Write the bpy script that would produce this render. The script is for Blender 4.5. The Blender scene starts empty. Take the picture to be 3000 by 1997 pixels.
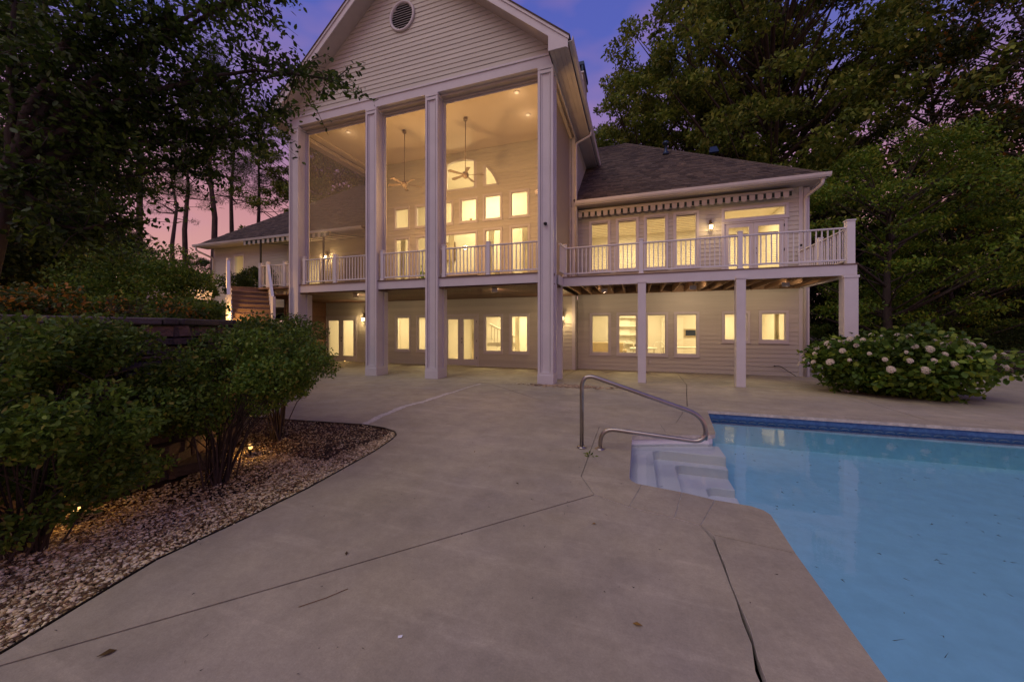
import bpy, math, random
import numpy as np
from mathutils import Vector, Matrix
R = math.radians
random.seed(7)
S = bpy.context.scene
COL = S.collection
# ---------------------------------------------------------------- camera, sky, sun, exposure
TH = R(18.95)
cd = bpy.data.cameras.new('camera'); cam = bpy.data.objects.new('camera', cd); COL.objects.link(cam)
cd.sensor_width = 36; cd.lens = 1064 * 36 / 3000; cd.shift_y = -33.5 / 3000
cd.clip_start = .05; cd.clip_end = 600
cam.location = (0, 0, 1.52); cam.rotation_euler = (R(90), 0, TH)
S.camera = cam
S.view_settings.view_transform = 'Standard'; S.view_settings.look = 'None'
S.view_settings.exposure = 0; S.view_settings.gamma = 1; S.view_settings.use_curve_mapping = False
S.cycles.max_bounces = 8; S.cycles.transparent_max_bounces = 24; S.cycles.use_denoising = True
S.cycles.sample_clamp_indirect = 4.0; S.cycles.caustics_reflective = False; S.cycles.caustics_refractive = False
SUN_AZ, SUN_EL = R(205), R(56)      # afterglow behind and left of the camera
W = bpy.data.worlds.new('World'); S.world = W; W.use_nodes = True
nt = W.node_tree; N = nt.nodes; N.clear(); Lk = nt.links.new
wo = N.new('ShaderNodeOutputWorld'); bg = N.new('ShaderNodeBackground'); Lk(bg.outputs[0], wo.inputs[0])
tc = N.new('ShaderNodeTexCoord'); sx = N.new('ShaderNodeSeparateXYZ'); Lk(tc.outputs['Generated'], sx.inputs[0])
cn = N.new('ShaderNodeTexNoise'); cn.inputs['Scale'].default_value = 2.2; cn.inputs['Detail'].default_value = 4; cn.inputs['Roughness'].default_value = .5
mp = N.new('ShaderNodeMapping'); mp.inputs['Scale'].default_value = (1, 1, 2.6); Lk(tc.outputs['Generated'], mp.inputs[0]); Lk(mp.outputs[0], cn.inputs['Vector'])
rp = N.new('ShaderNodeValToRGB'); e = rp.color_ramp.elements
stops = [(0, (.80, .46, .33)), (.12, (.70, .34, .30)), (.26, (.58, .26, .28)), (.40, (.33, .19, .38)), (.50, (.15, .145, .45)), (.62, (.09, .115, .46)), (1, (.055, .075, .36))]
while len(e) < len(stops): e.new(.5)
for i, (p, c) in enumerate(stops): e[i].position = p; e[i].color = (*c, 1)
Lk(sx.outputs['Z'], rp.inputs[0])
cr = N.new('ShaderNodeMapRange'); cr.inputs[1].default_value = .50; cr.inputs[2].default_value = .70; Lk(cn.outputs['Fac'], cr.inputs[0])
cm = N.new('ShaderNodeMath'); cm.operation = 'MULTIPLY'; cm.inputs[1].default_value = .62; Lk(cr.outputs[0], cm.inputs[0])
mx = N.new('ShaderNodeMix'); mx.data_type = 'RGBA'; Lk(cm.outputs[0], mx.inputs[0]); Lk(rp.outputs[0], mx.inputs[6]); mx.inputs[7].default_value = (.50, .24, .38, 1)
sk = N.new('ShaderNodeTexSky'); sk.sky_type = 'NISHITA'; sk.sun_disc = False; sk.sun_elevation = SUN_EL; sk.sun_rotation = SUN_AZ
ad = N.new('ShaderNodeMix'); ad.data_type = 'RGBA'; ad.blend_type = 'ADD'; ad.inputs[0].default_value = .006
Lk(mx.outputs[2], ad.inputs[6]); Lk(sk.outputs[0], ad.inputs[7]); Lk(ad.outputs[2], bg.inputs[0]); bg.inputs[1].default_value = 1.0
sl = bpy.data.lights.new('sun', 'SUN'); so = bpy.data.objects.new('sun', sl); COL.objects.link(so)
sl.energy = 1.0; sl.angle = R(50); sl.color = (1, .86, .65)
sd = Vector((math.sin(SUN_AZ) * math.cos(SUN_EL), math.cos(SUN_AZ) * math.cos(SUN_EL), math.sin(SUN_EL)))
so.rotation_euler = (-sd).to_track_quat('-Z', 'Y').to_euler()

# ---------------------------------------------------------------- helpers
def tag(o, label=None, cat=None, group=None, kind=None):
    if label: o['label'] = label
    if cat: o['category'] = cat
    if group: o['group'] = group
    if kind: o['kind'] = kind
    return o
def thing(name, label, cat, loc=(0, 0, 0), group=None):
    o = bpy.data.objects.new(name, None); COL.objects.link(o); o.location = loc; o.empty_display_size = .1
    return tag(o, label, cat, group)
def link(name, me, parent=None, loc=(0, 0, 0), rz=0):
    o = bpy.data.objects.new(name, me); COL.objects.link(o)
    o.location = loc; o.rotation_euler = (0, 0, rz)
    if parent is not None: o.parent = parent
    return o
class MB:
    def __init__(s): s.v = []; s.f = []; s.sm = []
    def box(s, x0, x1, y0, y1, z0, z1):
        b = len(s.v)
        s.v += [(x0, y0, z0), (x1, y0, z0), (x1, y1, z0), (x0, y1, z0), (x0, y0, z1), (x1, y0, z1), (x1, y1, z1), (x0, y1, z1)]
        for q in ((3, 2, 1, 0), (4, 5, 6, 7), (0, 1, 5, 4), (1, 2, 6, 5), (2, 3, 7, 6), (3, 0, 4, 7)): s.f.append(tuple(b + i for i in q))
        return s
    def beam(s, a, b, w, h, up=(0, 0, 1)):
        a = Vector(a); b = Vector(b); d = (b - a).normalized(); u = Vector(up)
        sd = d.cross(u)
        if sd.length < 1e-4: sd = d.cross(Vector((0, 1, 0)))
        sd.normalize(); u = sd.cross(d).normalized(); n = len(s.v)
        for p in (a, b):
            for i, j in ((-1, -1), (1, -1), (1, 1), (-1, 1)): s.v.append(tuple(p + sd * (w / 2 * i) + u * (h / 2 * j)))
        for q in ((3, 2, 1, 0), (4, 5, 6, 7), (0, 1, 5, 4), (1, 2, 6, 5), (2, 3, 7, 6), (3, 0, 4, 7)): s.f.append(tuple(n + i for i in q))
        return s
    def tube(s, pts, r, n=8, cap=True):
        P = [Vector(p) for p in pts]; rr = r if isinstance(r, (list, tuple)) else [r] * len(P)
        b = len(s.v); ref = None
        for i, p in enumerate(P):
            d = (P[min(i + 1, len(P) - 1)] - P[max(i - 1, 0)]).normalized()
            if ref is None: ref = d.orthogonal().normalized()
            ref = (ref - d * ref.dot(d)); ref = ref.normalized() if ref.length > 1e-5 else d.orthogonal().normalized()
            c = d.cross(ref)
            for k in range(n):
                a = 2 * math.pi * k / n; s.v.append(tuple(p + (ref * math.cos(a) + c * math.sin(a)) * rr[i]))
        for i in range(len(P) - 1):
            for k in range(n):
                s.f.append((b + i * n + k, b + i * n + (k + 1) % n, b + (i + 1) * n + (k + 1) % n, b + (i + 1) * n + k)); s.sm.append(len(s.f) - 1)
        if cap:
            s.f.append(tuple(b + k for k in range(n))[::-1]); s.f.append(tuple(b + (len(P) - 1) * n + k for k in range(n)))
        return s
    def lathe(s, c, prof, n=16):
        b = len(s.v)
        for r, z in prof:
            for k in range(n):
                a = 2 * math.pi * k / n; s.v.append((c[0] + r * math.cos(a), c[1] + r * math.sin(a), c[2] + z))
        for i in range(len(prof) - 1):
            for k in range(n):
                s.f.append((b + i * n + k, b + i * n + (k + 1) % n, b + (i + 1) * n + (k + 1) % n, b + (i + 1) * n + k)); s.sm.append(len(s.f) - 1)
        s.f.append(tuple(b + k for k in range(n))[::-1]); s.f.append(tuple(b + (len(prof) - 1) * n + k for k in range(n)))
        return s
    def prism(s, poly, z0, z1):
        if sum(poly[i][0] * poly[(i + 1) % len(poly)][1] - poly[(i + 1) % len(poly)][0] * poly[i][1] for i in range(len(poly))) < 0: poly = poly[::-1]
        b = len(s.v); n = len(poly)
        s.v += [(x, y, z0) for x, y in poly] + [(x, y, z1) for x, y in poly]
        s.f.append(tuple(range(b + n - 1, b - 1, -1))); s.f.append(tuple(range(b + n, b + 2 * n)))
        for i in range(n): s.f.append((b + i, b + (i + 1) % n, b + n + (i + 1) % n, b + n + i))
        return s
    def poly(s, pts): b = len(s.v); s.v += [tuple(p) for p in pts]; s.f.append(tuple(range(b, b + len(pts)))); return s
    def slab(s, pts, off):            # a flat polygon thickened by the vector off
        b = len(s.v); n = len(pts)
        s.v += [tuple(p) for p in pts] + [tuple(Vector(p) + Vector(off)) for p in pts]
        s.f.append(tuple(range(b, b + n))); s.f.append(tuple(range(b + 2 * n - 1, b + n - 1, -1)))
        for i in range(n): s.f.append((b + i, b + n + i, b + n + (i + 1) % n, b + (i + 1) % n))
        return s
    def mesh(s, name, mat, bevel=0):
        me = bpy.data.meshes.new(name); me.from_pydata(s.v, [], s.f)
        if s.sm:
            fl = [False] * len(s.f)
            for i in s.sm: fl[i] = True
            me.polygons.foreach_set('use_smooth', fl)
        if bevel:
            import bmesh
            bm = bmesh.new(); bm.from_mesh(me)
            bmesh.ops.bevel(bm, geom=bm.edges[:], offset=bevel, segments=1, affect='EDGES', clamp_overlap=True)
            bm.to_mesh(me); bm.free()
        me.materials.append(mat); me.update(); return me
    def build(s, name, mat, parent=None, bevel=0, loc=(0, 0, 0), rz=0): return link(name, s.mesh(name, mat, bevel), parent, loc, rz)
def box(name, m, parent, *a, bevel=0): return MB().box(*a).build(name, m, parent, bevel)
def npmesh(name, V, F, mat, smooth=False):
    me = bpy.data.meshes.new(name); nv = len(V); nf, k = F.shape
    me.vertices.add(nv); me.vertices.foreach_set('co', V.astype(np.float32).ravel())
    me.loops.add(nf * k); me.loops.foreach_set('vertex_index', F.astype(np.int32).ravel())
    me.polygons.add(nf); me.polygons.foreach_set('loop_start', np.arange(0, nf * k, k, dtype=np.int32))
    if smooth: me.polygons.foreach_set('use_smooth', np.ones(nf, bool))
    me.update(calc_edges=True); me.materials.append(mat); return me

# ---------------------------------------------------------------- materials
def node_mat(name):
    m = bpy.data.materials.new(name); m.use_nodes = True; t = m.node_tree; return m, t, t.nodes, t.links.new
def mat(name, col, rough=.6, metal=0, var=.12, vs=3., bump=0, bs=60., col2=None, rnd=None, stretch=(1, 1, 1), spec=.4, ramp=None, coord='Object'):
    m, t, n, l = node_mat(name); b = n['Principled BSDF']
    b.inputs['Roughness'].default_value = rough; b.inputs['Metallic'].default_value = metal; b.inputs['Specular IOR Level'].default_value = spec
    tc = n.new('ShaderNodeTexCoord'); mp = n.new('ShaderNodeMapping'); mp.inputs['Scale'].default_value = stretch; l(tc.outputs[coord], mp.inputs[0])
    no = n.new('ShaderNodeTexNoise'); no.inputs['Scale'].default_value = vs; no.inputs['Detail'].default_value = 6; no.inputs['Roughness'].default_value = .6; l(mp.outputs[0], no.inputs['Vector'])
    c2 = col2 or tuple(c * (1 - var * 2) for c in col)
    mr = n.new('ShaderNodeMapRange'); mr.inputs[1].default_value = .3; mr.inputs[2].default_value = .7; l(no.outputs['Fac'], mr.inputs[0])
    mixn = n.new('ShaderNodeMix'); mixn.data_type = 'RGBA'; l(mr.outputs[0], mixn.inputs[0]); mixn.inputs[6].default_value = (*c2, 1); mixn.inputs[7].default_value = (*col, 1)
    out = mixn.outputs[2]
    if rnd:      # 'obj' or 'island' random ramp multiplied in
        if rnd == 'obj': src = n.new('ShaderNodeObjectInfo').outputs['Random']
        else: src = n.new('ShaderNodeNewGeometry').outputs['Random Per Island']
        r = n.new('ShaderNodeValToRGB'); el = r.color_ramp.elements
        rs = ramp or [(0, (.65, .65, .65)), (1, (1.2, 1.2, 1.2))]
        while len(el) < len(rs): el.new(.5)
        for i, (p, c) in enumerate(rs): el[i].position = p; el[i].color = (*c, 1)
        l(src, r.inputs[0]); mu = n.new('ShaderNodeMix'); mu.data_type = 'RGBA'; mu.blend_type = 'MULTIPLY'; mu.inputs[0].default_value = 1
        l(out, mu.inputs[6]); l(r.outputs[0], mu.inputs[7]); out = mu.outputs[2]
    l(out, b.inputs['Base Color'])
    if bump:
        bn = n.new('ShaderNodeTexNoise'); bn.inputs['Scale'].default_value = bs; bn.inputs['Detail'].default_value = 5; l(mp.outputs[0], bn.inputs['Vector'])
        bu = n.new('ShaderNodeBump'); bu.inputs['Strength'].default_value = bump; bu.inputs['Distance'].default_value = .02; l(bn.outputs['Fac'], bu.inputs['Height']); l(bu.outputs[0], b.inputs['Normal'])
    return m
def emis(name, col, st):
    m, t, n, l = node_mat(name); b = n['Principled BSDF']; b.inputs['Emission Color'].default_value = (*col, 1); b.inputs['Emission Strength'].default_value = st; return m
def leafmat(name, ramp, trans=.35, rough=.5):
    m, t, n, l = node_mat(name); out = n['Material Output']; b = n['Principled BSDF']; b.inputs['Roughness'].default_value = rough; b.inputs['Specular IOR Level'].default_value = .25
    g = n.new('ShaderNodeNewGeometry'); r = n.new('ShaderNodeValToRGB'); el = r.color_ramp.elements
    while len(el) < len(ramp): el.new(.5)
    for i, (p, c) in enumerate(ramp): el[i].position = p; el[i].color = (*c, 1)
    l(g.outputs['Random Per Island'], r.inputs[0])
    tc = n.new('ShaderNodeTexCoord'); no = n.new('ShaderNodeTexNoise'); no.inputs['Scale'].default_value = .9; l(tc.outputs['Object'], no.inputs['Vector'])
    mr = n.new('ShaderNodeMapRange'); mr.inputs[1].default_value = .3; mr.inputs[2].default_value = .7; mr.inputs[3].default_value = .55; mr.inputs[4].default_value = 1.35; l(no.outputs['Fac'], mr.inputs[0])
    vm = n.new('ShaderNodeVectorMath'); vm.operation = 'SCALE'; l(r.outputs[0], vm.inputs[0]); l(mr.outputs[0], vm.inputs['Scale'])
    l(vm.outputs[0], b.inputs['Base Color']); tr = n.new('ShaderNodeBsdfTranslucent'); l(vm.outputs[0], tr.inputs[0])
    ms = n.new('ShaderNodeMixShader'); ms.inputs[0].default_value = trans; l(b.outputs[0], ms.inputs[1]); l(tr.outputs[0], ms.inputs[2]); l(ms.outputs[0], out.inputs[0]); return m
M = {}
M['siding'] = mat('siding_paint', (.60, .575, .50), .55, var=.06, vs=2.5, bump=.15, bs=40, stretch=(.25, 1, 3), rnd='obj', ramp=[(0, (.93, .93, .93)), (1, (1.03, 1.03, 1.03))])
M['trim'] = mat('white_trim_paint', (.64, .61, .63), .45, var=.05, vs=2, bump=.08, bs=30)
M['rail'] = mat('white_railing_paint', (.70, .68, .70), .4, var=.03)
M['gutter'] = mat('gutter_paint', (.66, .63, .62), .4, var=.08, vs=1.5)
M['soffit'] = mat('soffit_paint', (.55, .50, .47), .6, var=.06)
M['porchceil'] = mat('porch_ceiling_paint', (.62, .55, .46), .7, var=.04, vs=.7)
M['shingle'] = mat('asphalt_shingle', (.112, .088, .066), .9, var=.2, vs=9, bump=.5, bs=160, rnd='island', ramp=[(0, (.55, .5, .5)), (.5, (.95, .9, .88)), (1, (1.5, 1.38, 1.3))])
M['darkwood'] = mat('stained_ceiling_wood', (.15, .075, .045), .55, var=.2, vs=3, bump=.15, stretch=(.5, 6, 6), rnd='obj', ramp=[(0, (.75, .7, .7)), (1, (1.2, 1.15, 1.1))])
M['joist'] = mat('treated_joist_wood', (.34, .22, .13), .7, var=.15, vs=3, stretch=(6, .5, 6), rnd='obj', ramp=[(0, (.8, .8, .8)), (1, (1.15, 1.1, 1.05))])
M['step'] = mat('weathered_step_wood', (.32, .225, .15), .75, var=.25, vs=3, bump=.3, bs=40, stretch=(1, 1, 10), rnd='obj', ramp=[(0, (.7, .7, .7)), (1, (1.3, 1.2, 1.15))])
M['deckboard'] = mat('deck_board_wood', (.22, .14, .10), .7, var=.2, vs=3, stretch=(.5, 6, 6), rnd='obj')
M['greywood'] = mat('greyed_plank_wood', (.30, .24, .19), .8, var=.2, vs=4, bump=.3, bs=40, rnd='obj')
M['stone'] = mat('ledge_stone', (.16, .125, .11), .85, var=.25, vs=7, bump=.8, bs=25, rnd='obj', ramp=[(0, (.5, .5, .55)), (.5, (.95, .9, .85)), (1, (1.5, 1.25, 1.05))], coord='Object')
M['cap'] = mat('wall_cap_stone', (.10, .085, .08), .85, var=.25, vs=5, bump=.6, bs=25, rnd='obj')
M['steel'] = mat('brushed_stainless_steel', (.42, .38, .34), .30, metal=1, var=.1, vs=6, bump=.02, bs=200)
M['black'] = mat('black_metal', (.02, .018, .017), .45, metal=.3)
M['brass'] = mat('aged_brass', (.28, .19, .09), .4, metal=.8)
M['darkmetal'] = mat('dark_blue_metal', (.03, .05, .09), .35, metal=.6)
M['bark'] = mat('tree_bark', (.075, .055, .045), .9, var=.3, vs=6, bump=1, bs=18, stretch=(1, 1, .25))
M['pinebark'] = mat('pine_bark', (.13, .09, .075), .9, var=.35, vs=7, bump=1, bs=14, stretch=(1, 1, .3))
M['soil'] = mat('dark_soil', (.035, .024, .018), 1, var=.3, vs=8, bump=.6, bs=30)
M['ground'] = mat('woodland_floor', (.035, .032, .018), 1, var=.35, vs=1.2, bump=.8, bs=12, col2=(.02, .015, .01))
M['pebble'] = mat('white_pebble', (.86, .77, .50), .7, var=.1, vs=30, rnd='island', ramp=[(0, (.10, .07, .05)), (.22, (.45, .33, .2)), (.4, (.95, .82, .62)), (1, (1.25, 1.25, 1.28))])
M['straw'] = mat('pine_straw', (.12, .065, .035), .85, rnd='island', ramp=[(0, (.5, .5, .5)), (1, (2.0, 1.8, 1.5))])
M['room'] = mat('cream_room_paint', (.80, .76, .66), .8, var=.02, vs=.6)
M['roomtrim'] = mat('white_room_trim', (.86, .83, .74), .6, var=.02)
M['tan'] = mat('tan_upholstery', (.55, .44, .28), .8, var=.1)
M['curtain'] = leafmat('sheer_curtain', [(0, (.80, .75, .62)), (1, (.80, .75, .62))], .6)
M['blind'] = mat('cream_blind', (.80, .72, .55), .7, var=.04)
M['awnw'] = mat('awning_white_canvas', (.55, .50, .45), .9, var=.08)
M['awnd'] = mat('awning_green_canvas', (.03, .045, .04), .9, var=.1)
M['petal'] = mat('hydrangea_petal', (.80, .75, .62), .7, var=.1, rnd='island', ramp=[(0, (.55, .5, .35)), (.5, (.9, .85, .8)), (1, (1.1, 1.05, 1.12))])
M['bulb'] = emis('lit_lamp_bulb', (1, .55, .16), 2.4)
M['lglass'] = emis('lit_lantern_glass', (1, .72, .35), 5)
M['fan'] = mat('bronze_fan_paint', (.24, .19, .14), .5)
M['canlens'] = emis('recessed_lamp_lens', (1, .75, .45), .3)
M['vinyl'] = mat('white_pool_steps', (.88, .88, .90), .3, var=.03, vs=4)
M['filler'] = mat('crack_filler', (.66, .60, .52), .9, var=.2, vs=12, bump=.4)
M['hose'] = mat('black_hose', (.02, .02, .02), .5)
M['leafdry'] = mat('fallen_leaf', (.22, .13, .03), .8, rnd='obj', ramp=[(0, (.3, .3, .3)), (1, (1.4, 1.3, 1))])
def concrete():
    m, t, n, l = node_mat('pool_deck_concrete'); b = n['Principled BSDF']; b.inputs['Specular IOR Level'].default_value = .35
    tc = n.new('ShaderNodeTexCoord')
    def noise(s, d=5, ro=.6, st=None):
        x = n.new('ShaderNodeTexNoise'); x.inputs['Scale'].default_value = s; x.inputs['Detail'].default_value = d; x.inputs['Roughness'].default_value = ro
        if st:
            mp = n.new('ShaderNodeMapping'); mp.inputs['Scale'].default_value = st; l(tc.outputs['Object'], mp.inputs[0]); l(mp.outputs[0], x.inputs['Vector'])
        else: l(tc.outputs['Object'], x.inputs['Vector'])
        return x.outputs['Fac']
    def rng(s, a, b_, c, d):
        x = n.new('ShaderNodeMapRange'); x.inputs[1].default_value = a; x.inputs[2].default_value = b_; x.inputs[3].default_value = c; x.inputs[4].default_value = d; l(s, x.inputs[0]); return x.outputs[0]
    def mul(a, c):
        x = n.new('ShaderNodeMath'); x.operation = 'MULTIPLY'; l(a, x.inputs[0]); l(c, x.inputs[1]); return x.outputs[0]
    big = rng(noise(.55, 5, .65), .3, .7, .76, 1.14); mid = rng(noise(3.5, 6, .7), .3, .7, .84, 1.10); fine = mul(rng(noise(90, 3, .7), .25, .75, .88, 1.10), rng(noise(24, 4, .75), .25, .75, .88, 1.08))
    grain = rng(noise(320, 2, .6), .2, .8, .90, 1.1)
    vo = n.new('ShaderNodeTexVoronoi'); vo.inputs['Scale'].default_value = 6.5; vo.feature = 'F1'; l(tc.outputs['Object'], vo.inputs['Vector'])
    pit = rng(vo.outputs['Distance'], .018, .035, .45, 1)
    streak = rng(noise(1.6, 6, .7, (.4, 2.6, 1)), .55, .76, 1, 1.30)
    v = mul(mul(mul(big, mid), mul(fine, grain)), mul(pit, streak))
    hue = n.new('ShaderNodeMix'); hue.data_type = 'RGBA'; l(rng(noise(.8, 3), .35, .65, 0, 1), hue.inputs[0]); hue.inputs[6].default_value = (.405, .352, .235, 1); hue.inputs[7].default_value = (.378, .330, .245, 1)
    vm = n.new('ShaderNodeVectorMath'); vm.operation = 'SCALE'; l(hue.outputs[2], vm.inputs[0]); l(v, vm.inputs['Scale']); l(vm.outputs[0], b.inputs['Base Color'])
    l(rng(noise(2.5, 4), .3, .7, .5, .8), b.inputs['Roughness'])
    bu = n.new('ShaderNodeBump'); bu.inputs['Strength'].default_value = .35; bu.inputs['Distance'].default_value = .006; l(noise(110, 4, .7), bu.inputs['Height']); l(bu.outputs[0], b.inputs['Normal'])
    return m
M['concrete'] = concrete()
def glassmat(name, tint, ior=1.45, rough=.0, haze=0, hazecol=(.2, .2, .2), facing=0):
    m, t, n, l = node_mat(name); out = n['Material Output']; n.remove(n['Principled BSDF'])
    tr = n.new('ShaderNodeBsdfTransparent'); tr.inputs[0].default_value = (*tint, 1)
    gl = n.new('ShaderNodeBsdfGlossy'); gl.inputs['Roughness'].default_value = rough
    fr = n.new('ShaderNodeFresnel'); fr.inputs[0].default_value = ior
    ms = n.new('ShaderNodeMixShader'); l(fr.outputs[0], ms.inputs[0]); l(tr.outputs[0], ms.inputs[1]); l(gl.outputs[0], ms.inputs[2]); o = ms.outputs[0]
    if haze or facing:
        df = n.new('ShaderNodeBsdfDiffuse'); df.inputs[0].default_value = (*hazecol, 1)
        lw = n.new('ShaderNodeLayerWeight'); lw.inputs[0].default_value = .5
        pw = n.new('ShaderNodeMath'); pw.operation = 'POWER'; pw.inputs[1].default_value = 3; l(lw.outputs['Facing'], pw.inputs[0])
        ma = n.new('ShaderNodeMath'); ma.operation = 'MULTIPLY_ADD'; ma.use_clamp = True; ma.inputs[1].default_value = facing; ma.inputs[2].default_value = haze; l(pw.outputs[0], ma.inputs[0])
        m2 = n.new('ShaderNodeMixShader'); l(ma.outputs[0], m2.inputs[0]); l(o, m2.inputs[1]); l(df.outputs[0], m2.inputs[2]); o = m2.outputs[0]
    l(o, out.inputs[0]); return m, t, n, l, fr, gl
M['glass'] = glassmat('window_glass', (.96, .96, .93))[0]
M['screen'] = glassmat('porch_screen_mesh', (.95, .92, .88), 1.15, .1, .20, (.34, .29, .23), 1.3)[0]
def water():
    m, t, n, l, fr, gl = glassmat('pool_water', (.97, .995, 1.0), 1.37, .012)
    tc = n.new('ShaderNodeTexCoord'); no = n.new('ShaderNodeTexNoise'); no.inputs['Scale'].default_value = 3.0; no.inputs['Detail'].default_value = 5; l(tc.outputs['Object'], no.inputs['Vector'])
    bu = n.new('ShaderNodeBump'); bu.inputs['Strength'].default_value = .09; bu.inputs['Distance'].default_value = .03; l(no.outputs['Fac'], bu.inputs['Height'])
    l(bu.outputs[0], fr.inputs['Normal']); l(bu.outputs[0], gl.inputs['Normal']); return m
M['water'] = water()
M['liner'] = mat('blue_pool_liner', (.38, .79, .99), .6, var=.07, vs=5, bump=.1)
M['tile'] = mat('dark_blue_waterline_tile', (.035, .09, .26), .2, var=.4, vs=14, col2=(.08, .2, .42))

# ---------------------------------------------------------------- ground sheets
def in_patio(x, y): return y < 22 and x > -18 and x < 14
g = MB(); xs = list(np.arange(-160, -20, 14)) + list(np.arange(-20, 20, 1.)) + list(np.arange(20, 161, 14)); ys = list(np.arange(-60, -4, 8)) + list(np.arange(-4, 30, 1.)) + list(np.arange(30, 200, 12))
nx = len(xs)
for y in ys:
    for x in xs:
        pool = x > -1.6 and x < 15.1 and y < 9 and y > -9
        z = -2.2 if pool else (-.16 if in_patio(x, y) else -.12 + .5 * min(1, max(0, (math.hypot(x, y - 10) - 22) / 40)) + .05 * math.sin(x * 1.3) * math.cos(y * .9))
        g.v.append((float(x), float(y), z))
for j in range(len(ys) - 1):
    for i in range(nx - 1): g.f.append((j * nx + i, j * nx + i + 1, (j + 1) * nx + i + 1, (j + 1) * nx + i))
tag(g.build('ground', M['ground']), kind='structure')
# ---------------------------------------------------------------- patio slabs
patio = thing('patio', None, None); del_ = None
tag(patio, kind='structure')
def inset(poly, d):
    a = sum(poly[i][0] * poly[(i + 1) % len(poly)][1] - poly[(i + 1) % len(poly)][0] * poly[i][1] for i in range(len(poly)))
    if a < 0: poly = poly[::-1]
    o = []
    for i in range(len(poly)):
        p0 = Vector(poly[i - 1]); p = Vector(poly[i]); p1 = Vector(poly[(i + 1) % len(poly)])
        e0 = (p - p0).normalized(); e1 = (p1 - p).normalized(); n0 = Vector((-e0.y, e0.x)); n1 = Vector((-e1.y, e1.x)); b = (n0 + n1)
        k = d / max(.35, 1 + n0.dot(n1)); o.append(tuple(p + b * k))
    return o
def wob(a, b, n=8, amp=.008, seed=0):
    r = random.Random(seed); a = Vector(a); b = Vector(b); d = (b - a); pn = Vector((-d.y, d.x)).normalized()
    return [tuple(a + d * (i / n) + (pn * r.uniform(-amp, amp) if 0 < i < n else pn * 0)) for i in range(n)]
BED = [(-2.6, -3), (-2.73, .2), (-2.80, .72), (-2.83, .86), (-2.90, 1.11), (-3.0, 1.51), (-2.975, 2.18), (-2.98, 2.65), (-3.03, 3.13), (-3.1, 3.75), (-3.2, 4.2), (-3.28, 4.42), (-3.42, 4.57), (-3.68, 4.68), (-4.13, 4.74), (-4.66, 4.68), (-5.21, 4.62), (-6.45, 4.5)]
J1 = [(-2.80, .72), (-1.93, 1.67), (-.37, 3.41)]
CK = wob((-4.13, 4.74), (-4.31, 5.83), 5, .03, 1) + wob((-4.31, 5.83), (-4.25, 6.96), 5, .03, 2) + wob((-4.25, 6.96), (-4.20, 8.78), 6, .03, 3) + [(-4.20, 8.78), (-4.14, 9.5)]
j3 = wob((-.36, 6.05), (-2.0, 7.62), 6, .01, 4) + [(-2.0, 7.62), (-3.3, 8.9), (-4.0, 9.5)]
cr1 = [(x_ - .013, y_) for x_, y_ in wob((.54, 2.95), (.52, .2), 18, .014, 5) + [(.52, .2), (.52, -3)]]
slabs = [
  J1 + [(-.06, 3.27), (.29, 3.2), (.47, 3.14)] + cr1 + [(-2.6, -3), (-2.73, .2)],
  J1[::-1] + BED[3:15] + CK[1:-1] + [(-4.14, 9.5), (-4.0, 9.5)] + j3[::-1][1:] + [(-.55, 5.81), (-.54, 3.79)],
  BED[14:] + [(-8.2, 6.3), (-12.4, 9.5)] + [(-4.14, 9.5)] + CK[::-1][1:-1],
  [(-4.0, 9.5), (-3.3, 8.9), (-2.0, 7.62)] + wob((-2.0, 7.62), (-.36, 6.05), 6, .01, 4)[1:] + [(-.36, 6.05), (.35, 6.3), (.60, 6.42)] + [(.95, 7.95), (1.12, 9.5)],
  [(.95, 7.95), (4.6, 7.98), (4.6, 11.0), (1.30, 11.0), (1.12, 9.5)],
  [(4.6, 7.98), (9.0, 7.98), (9.0, 15.5), (4.6, 15.5)],
  [(9.0, 7.98), (15, 8.0), (16, 20), (12.4, 17.2), (9.0, 18.5)],
  [(-14.6, 9.5), (-8.2, 9.5), (-8.2, 14.3), (-14.6, 14.3)], [(-8.2, 9.5), (-4.0, 9.5), (-2.2, 9.5), (-2.2, 14.3), (-8.2, 14.3)],
  [(-2.2, 9.5), (1.12, 9.5), (1.30, 11.0), (1.33, 14.3), (-2.2, 14.3)], [(1.30, 11.0), (4.6, 11.0), (4.6, 14.3), (1.33, 14.3)],
  [(4.6, 15.5), (9.0, 15.5), (9.0, 18.5), (6.4, 20.3), (5.2, 20.3), (5.2, 15.5)],
]
for p in slabs: MB().prism(inset(p, .0065), -.12, 0).build('concrete_slab', M['concrete'], patio)
cop = [[(.52, -3), (.52, .2), (1.03, .2), (1.03, -3)], [(.52, .2)] + wob((.52, .2), (.54, 3.02), 16, .012, 9)[1:] + [(.54, 3.02), (1.02, 2.95), (1.03, 1.6), (1.025, .2)],
  [(.54, 3.02), (.47, 3.14), (.66, 3.645), (.93, 3.62), (1.01, 3.57), (1.04, 3.50), (1.02, 2.95)], [(.47, 3.14), (.29, 3.2), (.40, 3.72), (.66, 3.645)], [(.29, 3.2), (-.06, 3.27), (.05, 3.775), (.40, 3.72)],
  [(-.06, 3.27), (-.37, 3.41), (-.54, 3.79), (-.55, 5.81), (-.36, 6.05), (.35, 6.3), (.42, 5.66), (-.06, 5.46), (-.07, 3.90), (-.045, 3.83), (.0, 3.785), (.05, 3.775)],
  [(.35, 6.3), (.60, 6.42), (.95, 7.95), (1.25, 7.62), (1.10, 6.05), (1.07, 5.93), (1.0, 5.86), (.90, 5.83), (.42, 5.66)]]
x = .95; xe = 1.25
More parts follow.
